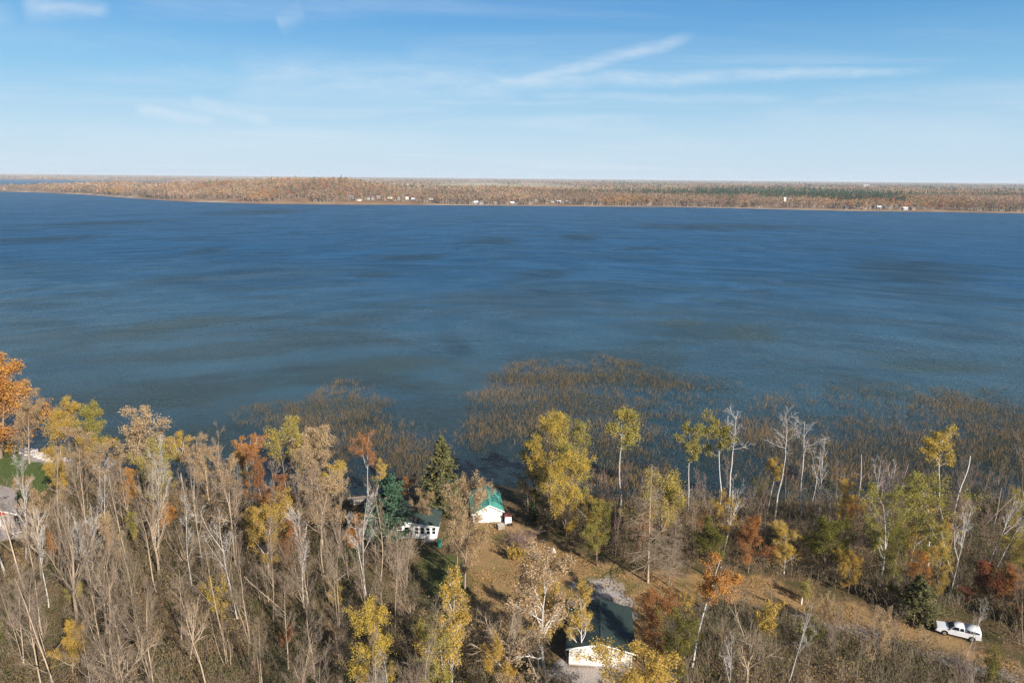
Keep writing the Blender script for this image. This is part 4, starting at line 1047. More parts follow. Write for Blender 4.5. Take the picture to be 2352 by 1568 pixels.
N5 = scatter([(1235, 1192), (1330, 1218), (1500, 1228), (1900, 1228), (2352, 1238), (2700, 1262), (2700, 1560), (2400, 1500), (2260, 1470), (2140, 1425), (1980, 1375), (1830, 1330), (1740, 1305), (1640, 1305), (1580, 1292), (1500, 1300), (1440, 1283), (1330, 1252)], 3.0,
        {'bare': (3.5, 9, 14, None, ['grey', 'mauve', 'pale'], 0.55), 'sapling': (5, 5, 9, None, ['grey', 'mauve', 'pale'], 0.75), 'saplingleaf': (3.2, 4, 8, ['olive', 'lime', 'gold', 'tan', 'tan', 'gold'], ['brown', 'grey'], 0.9),
         'poplar': (1.6, 7, 12, ['lime', 'olive', 'gold', 'olive'], ['brown', 'birch'], 0.95), 'birchbare': (0.8, 11, 15, None, ['birch'], 0.5), 'maple': (0.35, 6, 9, ['rust', 'tan', 'olive'], ['brown'], 0.9)},
        {'bare': "thin bare tree in the thicket above the track", 'sapling': "bare sapling clump in the thicket above the track", 'saplingleaf': "{c} leafy sapling clump in the thicket above the track",
         'poplar': "{c} tree in the thicket above the track", 'birchbare': "slim white birch in the thicket above the track", 'maple': "{c} bushy tree in the thicket above the track"}, 5, group='trees of the thicket above the track', avoid=CLEAR)
N6 = scatter([(1500, 1430), (1600, 1392), (1740, 1392), (1900, 1434), (2040, 1466), (2200, 1512), (2300, 1560), (2500, 1660), (2700, 1900), (1800, 1900), (1500, 1800), (1470, 1600)], 3.0,
        {'sapling': (7, 4, 7, None, ['grey', 'pale', 'mauve'], 0.85), 'bare': (3, 6, 9.5, None, ['grey', 'pale'], 0.6), 'saplingleaf': (2.6, 3, 6, ['gold', 'olive', 'tan', 'gold', 'tan'], ['brown', 'grey'], 0.85),
         'birchbare': (0.7, 8, 11, None, ['birch'], 0.5), 'oak': (0.8, 7, 9, ['gold', 'tan', 'tan'], ['pale', 'grey'], 0.8)},
        {'sapling': "bare sapling clump in the brush below the track", 'bare': "thin bare tree in the brush below the track", 'saplingleaf': "{c} leafy sapling clump in the brush below the track",
         'birchbare': "slim white birch in the brush below the track", 'oak': "{c} tree in the brush below the track"}, 6, group='trees of the brush below the track', avoid=CLEAR)
N7 = scatter([(985, 1470), (1120, 1480), (1230, 1490), (1290, 1560), (1290, 1900), (1000, 1900)], 3.6,
        {'oak': (3, 8, 12, ['tan', 'gold', 'gold', 'tan'], ['pale', 'grey'], 0.8), 'sapling': (3, 4, 7, None, ['pale', 'grey'], 0.8), 'saplingleaf': (3, 3, 6, ['gold', 'olive', 'lime'], ['grey'], 0.9), 'bare': (2, 8, 12, None, ['pale'], 0.6)},
        {'oak': "{c} tree between the brown lawn and the bottom edge", 'sapling': "bare sapling clump between the brown lawn and the bottom edge", 'saplingleaf': "{c} sapling clump between the brown lawn and the bottom edge",
         'bare': "bare tree between the brown lawn and the bottom edge"}, 7, group='trees below the lawn', avoid=CLEAR)
for k, (vx, vy, lx, ly, hh, lab) in enumerate([(90, 1520, 1.1, 0.5, 9, "fallen grey trunk leaning among bare trees near the lower left corner"), (330, 1500, -0.9, 0.6, 10, "leaning dead trunk in the lower left wood"),
        (430, 1380, 1.4, -0.5, 9, "half-fallen trunk in the middle of the left wood"), (690, 1440, -1.2, 0.3, 9, "leaning dead trunk below the golden tree"), (1400, 1235, -1.3, 0.7, 10, "pale dead trunk leaning left in the dark thicket edge"),
        (1345, 1180, 0.9, -0.2, 8, "short leaning dead trunk behind the yellow lawn-edge tree"), (1905, 1190, 1.5, 0.2, 8, "fallen white trunk leaning right among the reed shore stems"), (2240, 1230, 0.8, 0.1, 9, "leaning white dead trunk near the right edge")]):
    p = GG(vx, vy); plant('snag', (p.x, p.y, p.z - 0.1), hh, lab, None, 'grey', (lx, ly), None, 0.8, k)
print("SCATTER", N1, N2, N3, N4, N5, N6, N7)


# ------------------------------------------------------------------ undergrowth, reeds, rocks (nobody could count them)
def build_undergrowth():
    rng = np.random.default_rng(5)
    zones = [([(-500, 1280), (60, 1225), (150, 1085), (480, 1122), (800, 1146), (830, 1300), (960, 1310), (990, 1440), (1000, 1900), (-800, 1900)], 2100, 1.9),
             ([(1180, 1142), (1500, 1154), (2352, 1160), (2700, 1160), (2700, 1560), (2260, 1470), (2140, 1425), (1980, 1375), (1830, 1330), (1640, 1305), (1500, 1300), (1330, 1252), (1235, 1192)], 2000, 2.5),
             ([(1500, 1440), (1600, 1412), (1740, 1412), (1900, 1455), (2200, 1520), (2500, 1660), (2700, 1900), (1470, 1900)], 1300, 2.3),
             ([(985, 1470), (1230, 1490), (1300, 1560), (1300, 1900), (990, 1900)], 350, 1.8)]
    xs, ys, hs = [], [], []
    for pv, n, hh in zones:
        P = GP(pv); a = P.min(0); b = P.max(0)
        x = rng.uniform(a[0], b[0], n * 4); y = rng.uniform(a[1], b[1], n * 4)
        k = inside(P, x, y) & (shore_y(x) - y > 0.5)
        for c in CLEAR: k &= ~inside(c, x, y)
        x, y = x[k][:n], y[k][:n]
        xs.append(x); ys.append(y); hs.append(np.full(len(x), hh))
    x = np.concatenate(xs); y = np.concatenate(ys); hh = np.concatenate(hs) * rng.uniform(0.5, 1.3, len(x))
    N = len(x); z = ground_z(x, y)
    K = 6
    c = np.stack([x, y, z], -1)[:, None, :] + np.concatenate([rng.normal(0, 0.45, (N, K, 2)), np.zeros((N, K, 1))], -1)
    d = np.concatenate([rng.normal(0, 0.33, (N, K, 2)), np.ones((N, K, 1))], -1)
    L = hh[:, None] * rng.uniform(0.6, 1.4, (N, K))
    P0 = c.reshape(-1, 3); D = norm(d.reshape(-1, 3)); L = L.ravel()
    P1 = P0 + D * (L * 0.5)[:, None]; D2 = norm(D + rng.normal(0, 0.2, D.shape)); P2 = P1 + D2 * (L * 0.5)[:, None]
    S = np.stack([P0, P1, P2], 1); SR = np.outer(np.full(len(L), 0.015), [1, 0.7, 0.35])
    L2 = sprout(rng, S, SR, L, 3, 0.3, 1.0, (25, 60), 0.4, 0.6, 1, 0.1, 0.03, rmin=0.008)
    V1, q1 = tubes(S, SR, 3); V2, q2 = tubes(L2[0], L2[1], 3)
    m = BARK['grey']
    o = link("undergrowth", np_mesh("undergrowth", np.concatenate([V1, V2]), np.concatenate([q1, q2 + len(V1)]), [m]))
    tag(o, "tangle of thin grey stems covering the woodland floor", 'undergrowth', kind='stuff')
    nl = 200000
    V, q, lv = leaves(rng, L2[0], nl, 0.17, 0.25)
    patch = fbm(V[:, 0] * 0.12, V[:, 1] * 0.12, 55, 3)
    lv = np.clip((patch - 0.5) * 2.2 + 0.5 + (lv - 0.5) * 0.5, 0, 1)
    fm = leafmat("leaf_undergrowth", [(0.15, (0.085, 0.095, 0.03)), (0.38, (0.15, 0.135, 0.045)), (0.52, (0.26, 0.18, 0.085)), (0.7, (0.36, 0.24, 0.09)), (0.9, (0.24, 0.13, 0.07))])
    keep = np.repeat(rng.random(nl) < 0.9, 4)
    o = link("undergrowth_leaves", np_mesh("undergrowth_leaves", V, q, [fm], {'lv': ('POINT', 'FLOAT', lv)}))
    tag(o, "olive and brown leaves of the low brush in the woods", 'foliage', kind='stuff')
build_undergrowth()

def build_fallen_leaves():
    rng = np.random.default_rng(15)
    a = LAWN.min(0); b = LAWN.max(0); n = 60000
    x = rng.uniform(a[0], b[0], n); y = rng.uniform(a[1], b[1], n)
    k = (inside(LAWN, x, y) | inside(GREEN, x, y) | inside(PAD, x, y)) & (fbm(x * 0.3, y * 0.3, 64, 3) + rng.normal(0, 0.09, n) > 0.54)
    x, y = x[k], y[k]; n = len(x); z = ground_z(x, y) + rng.uniform(0.01, 0.09, n)
    c = np.stack([x, y, z], -1); nr = norm(rng.normal(size=(n, 3)) + np.array([0, 0, 1.2])); u = norm(np.cross(nr, rng.normal(size=(n, 3)))); w = np.cross(nr, u)
    s_ = rng.uniform(0.06, 0.15, (n, 1))
    V = np.stack([c - u * s_, c + w * s_ * .6, c + u * s_, c - w * s_ * .6], 1).reshape(-1, 3)
    m = leafmat("leaf_fallen", [(0.1, (0.09, 0.05, 0.025)), (0.4, (0.20, 0.115, 0.05)), (0.7, (0.36, 0.22, 0.09)), (0.95, (0.44, 0.33, 0.12))], 0.1)
    o = link("fallen_leaves", np_mesh("fallen_leaves", V, np.arange(n * 4).reshape(-1, 4), [m], {'lv': ('POINT', 'FLOAT', np.repeat(rng.random(n), 4))}))
    tag(o, "brown fallen leaves and tufts strewn over the lawn and track", 'leaves', kind='stuff')
build_fallen_leaves()

def build_reeds():
    rng = np.random.default_rng(9)
    m, t, out = material("reed_mat")
    at = t.new('ShaderNodeAttribute', attribute_name='lv')
    c = t.ramp(at.outputs['Fac'], [(0.0, (0.09, 0.072, 0.038)), (0.4, (0.17, 0.115, 0.053)), (0.7, (0.255, 0.16, 0.065)), (1.0, (0.36, 0.21, 0.08))])
    df = t.new('ShaderNodeBsdfDiffuse'); t.l.new(c, df.inputs[0]); t.l.new(df.outputs[0], out.inputs[0])
    beds = [("reed_bed", "brown reed bed in front of the cottage, left of the open channel", [(470, 985), (610, 938), (760, 905), (850, 866), (905, 892), (905, 945), (950, 975), (1040, 1000), (1060, 1070), (1000, 1100), (900, 1120), (760, 1120), (620, 1040)], 19000, 0.50),
            ("reed_bed", "wide brown reed bed covering the shallows along the right shore", [(1046, 915), (1100, 872), (1180, 842), (1360, 812), (1500, 838), (1600, 858), (1750, 872), (1900, 890), (2100, 890), (2352, 885), (2800, 900), (2800, 1140), (2352, 1140), (1900, 1130), (1500, 1130), (1320, 1120), (1210, 1090), (1060, 1030)], 88000, 0.475)]
    for nm, lab, pv, n, thr in beds:
        P = GP(pv, 0.0); a = P.min(0); b = P.max(0)
        x = rng.uniform(a[0], b[0], n * 8); y = rng.uniform(a[1], b[1], n * 8)
        jx = x + 14 * (fbm(x * 0.06, y * 0.06, 71) - 0.5); jy = y + 20 * (fbm(x * 0.06, y * 0.06, 72) - 0.5)
        dens = fbm(x * 0.055, y * 0.04, 73, 2) * 0.45 + fbm(x * 0.42, y * 0.28, 74, 2) * 0.3 + fbm(x * 1.3, y * 0.8, 79, 2) * 0.25
        edge = np.clip(seg_dist(P, jx, jy, True) / 20.0, 0, 1)
        k = inside(P, jx, jy) & (y > shore_y(x) + 0.5) & (dens > thr + 0.12 * (1 - edge) + rng.normal(0, 0.07, len(x)))
        x, y, dn = x[k][:n], y[k][:n], dens[k][:n]; N = len(x)
        h = rng.uniform(0.3, 1.25, N) * (0.7 + 0.6 * vnoise(x * 0.2, y * 0.2, 77)); w = rng.uniform(0.008, 0.018, N)
        th = rng.uniform(0, 6.28, N); wx = np.cos(th) * w; wy = np.sin(th) * w
        lean = rng.normal(0, 0.3, (N, 2)) + np.array([0.10, 0.04])
        A = np.stack([x - wx, y - wy, np.full(N, -0.05)], -1); B = np.stack([x + wx, y + wy, np.full(N, -0.05)], -1)
        M1 = np.stack([x + lean[:, 0] * h * .55 + wx * .9, y + lean[:, 1] * h * .55 + wy * .9, h * 0.6], -1)
        M0 = np.stack([x + lean[:, 0] * h * .55 - wx * .9, y + lean[:, 1] * h * .55 - wy * .9, h * 0.6], -1)
        T = np.stack([x + lean[:, 0] * h * 1.5, y + lean[:, 1] * h * 1.5, h], -1)
        V = np.stack([A, B, M1, M0, T], 1).reshape(-1, 3)
        i = np.arange(N) * 5
        F3 = np.concatenate([np.stack([i, i + 1, i + 2], -1), np.stack([i, i + 2, i + 3], -1), np.stack([i + 3, i + 2, i + 4], -1)])
        lv = np.repeat(np.clip(0.25 + 0.9 * (fbm(x * 0.05, y * 0.08, 78, 3) - 0.38) + rng.normal(0, 0.18, N), 0, 1), 5)
        o = link(nm, np_mesh(nm, V, F3, [m], {'lv': ('POINT', 'FLOAT', lv)}))
        tag(o, lab, 'reeds', kind='stuff')
        print("REEDS", N)
build_reeds()
def build_rocks():
    rng = np.random.default_rng(3)
    t_ = (1 + 5 ** 0.5) / 2
    base = norm(np.array([(-1, t_, 0), (1, t_, 0), (-1, -t_, 0), (1, -t_, 0), (0, -1, t_), (0, 1, t_), (0, -1, -t_), (0, 1, -t_), (t_, 0, -1), (t_, 0, 1), (-t_, 0, -1), (-t_, 0, 1)], float))
    fc = np.array([(0, 11, 5), (0, 5, 1), (0, 1, 7), (0, 7, 10), (0, 10, 11), (1, 5, 9), (5, 11, 4), (11, 10, 2), (10, 7, 6), (7, 1, 8), (3, 9, 4), (3, 4, 2), (3, 2, 6), (3, 6, 8), (3, 8, 9), (4, 9, 5), (2, 4, 11), (6, 2, 10), (8, 6, 7), (9, 8, 1)])
    A = G(-60, 1008, 0); Bp = G(175, 1060, 0)
    x = rng.uniform(A.x, Bp.x, 520); y = shore_y(x) - rng.uniform(-0.8, 3.2, 520)
    z = ground_z(x, y)
    V = base[None] * rng.uniform(0.7, 1.25, (520, 12, 1)) * (rng.uniform(0.18, 0.48, (520, 1, 1)) * np.array([1.2, 1.0, 0.7])) + np.stack([x, y, z], -1)[:, None, :]
    Fc = fc[None] + (np.arange(520) * 12)[:, None, None]
    o = link("shore_rocks", np_mesh("shore_rocks", V.reshape(-1, 3), Fc.reshape(-1, 3), [plain("rock_mat", (0.44, 0.39, 0.36), 0.9, 0.1, 0.35, 0.9)]))
    tag(o, "bank of pale rocks along the water below the green lawn", 'rocks', kind='stuff')
build_rocks()


# ------------------------------------------------------------------ building kit
class MB:
    def __init__(self): self.v = []; self.f = []
    def poly(self, pts):
        b = len(self.v); self.v += [tuple(p) for p in pts]; self.f.append(tuple(range(b, b + len(pts)))); return self
    def prism(self, prof, a, b, axis='y'):
        """prof: 2-D outline counter-clockwise; run from a to b along an axis"""
        def mk(p, t):
            return {'y': (p[0], t, p[1]), 'x': (t, p[0], p[1]), 'z': (p[0], p[1], t)}[axis]
        n = len(prof); s = len(self.v)
        self.v += [mk(p, a) for p in prof] + [mk(p, b) for p in prof]
        self.f.append(tuple(s + i for i in range(n))); self.f.append(tuple(s + n + i for i in reversed(range(n))))
        for i in range(n):
            j = (i + 1) % n; self.f.append((s + i, s + n + i, s + n + j, s + j))
        return self
    def box(self, x0, x1, y0, y1, z0, z1):
        return self.prism([(x0, z0), (x1, z0), (x1, z1), (x0, z1)], y0, y1)
    def cyl(self, c, r, a, b, axis='y', n=16, r2=None):
        r2 = r if r2 is None else r2
        s = len(self.v)
        for t, rr in ((a, r), (b, r2)):
            for k in range(n):
                u, w = c[0] + rr * math.cos(2 * math.pi * k / n), c[1] + rr * math.sin(2 * math.pi * k / n)
                self.v.append({'y': (u, t, w), 'x': (t, u, w), 'z': (u, w, t)}[axis])
        self.f.append(tuple(s + i for i in range(n))); self.f.append(tuple(s + n + i for i in reversed(range(n))))
        for i in range(n):
            j = (i + 1) % n; self.f.append((s + i, s + n + i, s + n + j, s + j))
        return self
    def build(self, name, mat, parent=None, bevel=0.0, smooth=False):
        me = bpy.data.meshes.new(name); me.from_pydata(self.v, [], self.f); me.materials.append(mat)
        bm = bmesh.new(); bm.from_mesh(me); bmesh.ops.recalc_face_normals(bm, faces=bm.faces[:]); 
        if bevel: bmesh.ops.bevel(bm, geom=bm.edges[:], offset=bevel, segments=2, affect='EDGES', clamp_overlap=True)
        if smooth:
            for f in bm.faces: f.smooth = True
        bm.to_mesh(me); bm.free(); me.update()
        return link(name, me, parent)

def siding(name, c, step=0.2, rough=0.55, vertical=False):
    m, t, out = material(name)
    co = t.new('ShaderNodeTexCoord').outputs['Object']
    sep = t.new('ShaderNodeSeparateXYZ'); t.l.new(co, sep.inputs[0])
    n = t.noise(co, 1.6, 5, 0.65)
    p = principled(t, out, t.mix(n, tuple(x * 0.86 for x in c), tuple(min(1, x * 1.05) for x in c)), rough, 0.3)
    ax = sep.outputs[0] if vertical else sep.outputs[2]
    saw = t.math('FRACT', t.math('DIVIDE', ax, step))
    bump(t, p, t.math('POWER', saw, 6.0), 0.5, 0.02)
    return m
def metal_roof(name, c):
    m, t, out = material(name)
    co = t.new('ShaderNodeTexCoord').outputs['Object']
    n = t.noise(co, 0.7, 5, 0.7); n2 = t.noise(t.scaled(co, (6, 0.6, 1)), 1.0, 4, 0.6)
    cc = t.mix(n, tuple(x * 0.8 for x in c), tuple(x * 1.2 for x in c))
    cc = t.mix(t.mapr(n2, 0.5, 0.8, 0, 0.3), cc, tuple(min(1, x * 1.6 + 0.03) for x in c))
    principled(t, out, cc, 0.45, 0.4)
    return m
def shingle(name, c):
    m, t, out = material(name)
    co = t.new('ShaderNodeTexCoord').outputs['Object']
    br = t.new('ShaderNodeTexBrick'); t.l.new(co, br.inputs['Vector']); br.inputs['Scale'].default_value = 3.0
    br.inputs['Color1'].default_value = (*[x * 0.75 for x in c], 1); br.inputs['Color2'].default_value = (*[x * 1.3 for x in c], 1); br.inputs['Mortar'].default_value = (*[x * 0.5 for x in c], 1)
    n = t.noise(co, 0.8, 5, 0.7)
    principled(t, out, t.mix(t.mapr(n, 0.4, 0.75, 0, 0.5), br.outputs[0], tuple(min(1, x * 1.7) for x in c)), 0.9, 0.2)
    return m
M_WHITE = siding("white_siding", (0.80, 0.79, 0.77))
M_CREAM = siding("cream_siding", (0.78, 0.73, 0.65))
M_TRIM = plain("white_trim", (0.80, 0.80, 0.78), 0.5, 0.3, 0.05)
M_TEAL = metal_roof("teal_metal", (0.075, 0.29, 0.215))
M_DKGREEN = metal_roof("dark_green_metal", (0.024, 0.038, 0.034))
M_SHINGLE = shingle("dark_shingle", (0.045, 0.065, 0.058))
M_GREYSHINGLE = shingle("grey_shingle", (0.30, 0.26, 0.24))
M_GLASS, _t, _o = material("dark_glass"); _p = principled(_t, _o, (0.012, 0.016, 0.02), 0.06, 0.5)
M_RED = siding("red_siding", (0.42, 0.03, 0.035))
M_TANS = siding("tan_siding", (0.36, 0.31, 0.28))
M_WOOD = plain("grey_wood", (0.30, 0.25, 0.21), 0.9, 0.1, 0.4, 2.0)
M_DARKWOOD = plain("dark_metal_frame", (0.03, 0.032, 0.035), 0.6, 0.3, 0.3)
M_CONC = plain("concrete", (0.42, 0.38, 0.35), 0.9, 0.1, 0.25, 1.2)

def window(parent, x0, x1, z0, z1, y, mullions=1, mat=None):
    f = MB(); w = 0.06
    f.box(x0 - w, x0, y - 0.05, y, z0 - w, z1 + w).box(x1, x1 + w, y - 0.05, y, z0 - w, z1 + w).box(x0, x1, y - 0.05, y, z1, z1 + w).box(x0, x1, y - 0.07, y, z0 - w, z0)
    fo = f.build("window", M_TRIM, parent)
    MB().box(x0, x1, y - 0.02, y - 0.004, z0, z1).build("pane", M_GLASS, fo)
    for k in range(mullions):
        zz = z0 + (z1 - z0) * (k + 1) / (mullions + 1)
        MB().box(x0, x1, y - 0.04, y - 0.021, zz - 0.03, zz + 0.03).build("mullion", M_TRIM, fo)
    return fo
def gable_house(name, loc, rz, wl, wr, depth, hl, hr, hz, wall, roof, label, cat, ribs=True, over=0.3, thick=0.09, ridge_mat=None, trim=True):
    """near gable wall on local y=0, ridge on x=0 running to y=depth; eaves at x=-wl / x=wr"""
    o = empty(name, loc, rz); tag(o, label, cat)
    MB().prism([(-wl, -0.3), (wr, -0.3), (wr, hr), (0, hz), (-wl, hl)], 0, depth).build("wall", wall, o)
    for s, w, h in ((-1, wl, hl), (1, wr, hr)):
        sl = (hz - h) / w
        ex = s * (w + over); ez = h - sl * over
        prof = [(0, hz + 0.02), (ex, ez + 0.02), (ex, ez + thick), (0, hz + thick)]
        r = MB().prism(prof, -over, depth + over).build("roof", roof, o)
        if ribs:
            rb = MB(); n = int((depth + 2 * over) / 0.6)
            for k in range(n + 1):
                yy = -over + 0.03 + (depth + 2 * over - 0.06) * k / n
                rb.prism([(s * 0.12, hz + thick + 0.001 - sl * 0.12), (ex, ez + thick + 0.001), (ex, ez + thick + 0.03), (s * 0.12, hz + thick + 0.03 - sl * 0.12)], yy - 0.02, yy + 0.02)
            rr = rb.build("rib", roof, r); rr['kind'] = 'stuff'
        if trim:
            MB().prism([(0, hz - 0.14), (ex, ez - 0.14), (ex, ez + 0.018), (0, hz + 0.018)], -over - 0.03, -over - 0.003).build("gable_trim", M_TRIM, o)
    sr = 0.14
    MB().prism([(-sr, hz + thick - sr * (hz - hl) / wl + 0.035), (sr, hz + thick - sr * (hz - hr) / wr + 0.035), (0, hz + thick + 0.06)], -over - 0.01, depth + over + 0.01).build("ridge_cap", ridge_mat or roof, o)
    return o

# boathouse
A = GG(1093, 1199); B = GG(1153, 1199); mid = (A + B) / 2; W = (B - A).length
bh = gable_house("boathouse", (mid.x + 0.05, mid.y, mid.z - 0.05), R(7), W * 0.62, W * 0.5, 6.6, 1.75, 2.0, 3.0, M_WHITE, M_TEAL,
                 "small white boathouse with a teal green metal roof near the water", "boathouse")
for k, x0 in enumerate((-0.95, 0.02)):
    d = MB().box(x0, x0 + 0.93, -0.045, -0.004, 0.02, 1.95).build("door", M_WHITE, bh)
    MB().box(x0 + (0.80 if k == 0 else 0.06), x0 + (0.86 if k == 0 else 0.12), -0.09, -0.046, 0.95, 1.1).build("handle", M_DARKWOOD, d)
    MB().box(x0 + 0.05, x0 + 0.88, -0.06, -0.046, 1.0, 1.06).build("rail", M_TRIM, d)
MB().box(W * 0.5 - 0.55, W * 0.5 - 0.49, -0.06, -0.004, 0.1, 1.9).build("downpipe", M_WOOD, bh)

# cottage: main block and porch wing
A = GG(827, 1238); B = GG(905, 1238); W = (B - A).length
ct = gable_house("cottage", ((A.x + B.x) / 2, A.y, A.z - 0.05), 0.0, W / 2, W / 2, 7.5, 2.35, 2.35, 4.0, M_WHITE, M_SHINGLE,
                 "white cottage with a dark green-grey roof half hidden behind a pine", "cottage", ribs=False, over=0.4)
window(ct, -1.5, -0.7, 0.9, 1.9, 0.0); window(ct, 0.6, 1.4, 0.9, 1.9, 0.0)
MB().box(0.5, 1.0, 4.2, 4.7, 3.0, 4.8).build("chimney", plain("brick_red", (0.25, 0.10, 0.07), 0.9, 0.1, 0.3, 6.0), ct)
B2 = GG(1003, 1238); WW = B2.x - B.x
x0 = W / 2 + 0.01; x1 = W / 2 + WW
MB().prism([(x0, -0.3), (x1, -0.3), (x1, 2.15), (x0, 3.0)], 0.6, 5.4).build("porch_wall", M_WHITE, ct)
MB().prism([(x0, 3.04), (x1 + 0.4, 2.06), (x1 + 0.4, 2.16), (x0, 3.14)], 0.2, 5.8).build("porch_roof", M_SHINGLE, ct)
MB().prism([(x0, 2.90), (x1 + 0.4, 1.93), (x1 + 0.4, 2.055), (x0, 3.03)], 0.17, 0.198).build("porch_trim", M_TRIM, ct)
for wx in (x1 - 3.15, x1 - 2.35, x1 - 1.5, x1 - 0.68): window(ct, wx, wx + 0.48, 0.75, 1.72, 0.6)
for wx in (x0 + 0.5, x0 + 1.5): window(ct, wx, wx + 0.6, 0.8, 1.8, 0.6)
MB().box(x1 - 1.8, x1 - 0.3, -0.6, 0.55, -0.2, 0.12).build("door_step", M_CONC, ct)

# garage
A = GG(1306.5, 1529); B = GG(1450, 1531); W = (B - A).length
ga = gable_house("garage", ((A.x + B.x) / 2, (A.y + B.y) / 2, A.z - 0.05), R(-6), W / 2, W / 2, 7.3, 2.3, 2.3, 3.15, M_CREAM, M_DKGREEN,
                 "cream garage with a dark green metal roof beside the gravel pad", "garage", over=0.35)
MB().box(-W / 2 + 0.02, W / 2 - 0.02, -0.05, -0.005, -0.2, 0.22).build("plinth", M_CONC, ga)
gd = MB().box(-1.6, 1.6, 7.304, 7.35, 0.0, 2.1).build("overhead_door", M_WHITE, ga)
for k in range(4): MB().box(-1.58, 1.58, 7.351, 7.365, 0.03 + k * 0.52, 0.51 + k * 0.52).build("door_panel", M_TRIM, gd)

# house cut by the left edge
P = G(16.5, 1178, 3.4); P.z = 0.9
lh = gable_house("red_gabled_house", (P.x - 3.5 * math.cos(R(35)), P.y - 3.5 * math.sin(R(35)), P.z - 0.05), R(35), 4.2, 4.2, 9.0, 2.5, 2.5, 4.9, M_TANS, M_GREYSHINGLE,
                 "house with red gable, white trim and grey roof cut by the left edge", "house", ribs=False, over=0.45)
MB().prism([(-4.1, 2.45), (4.1, 2.45), (0, 4.8)], -0.06, -0.006).build("gable_panel", M_RED, lh)
window(lh, 1.6, 2.5, 1.0, 2.0, 0.0)

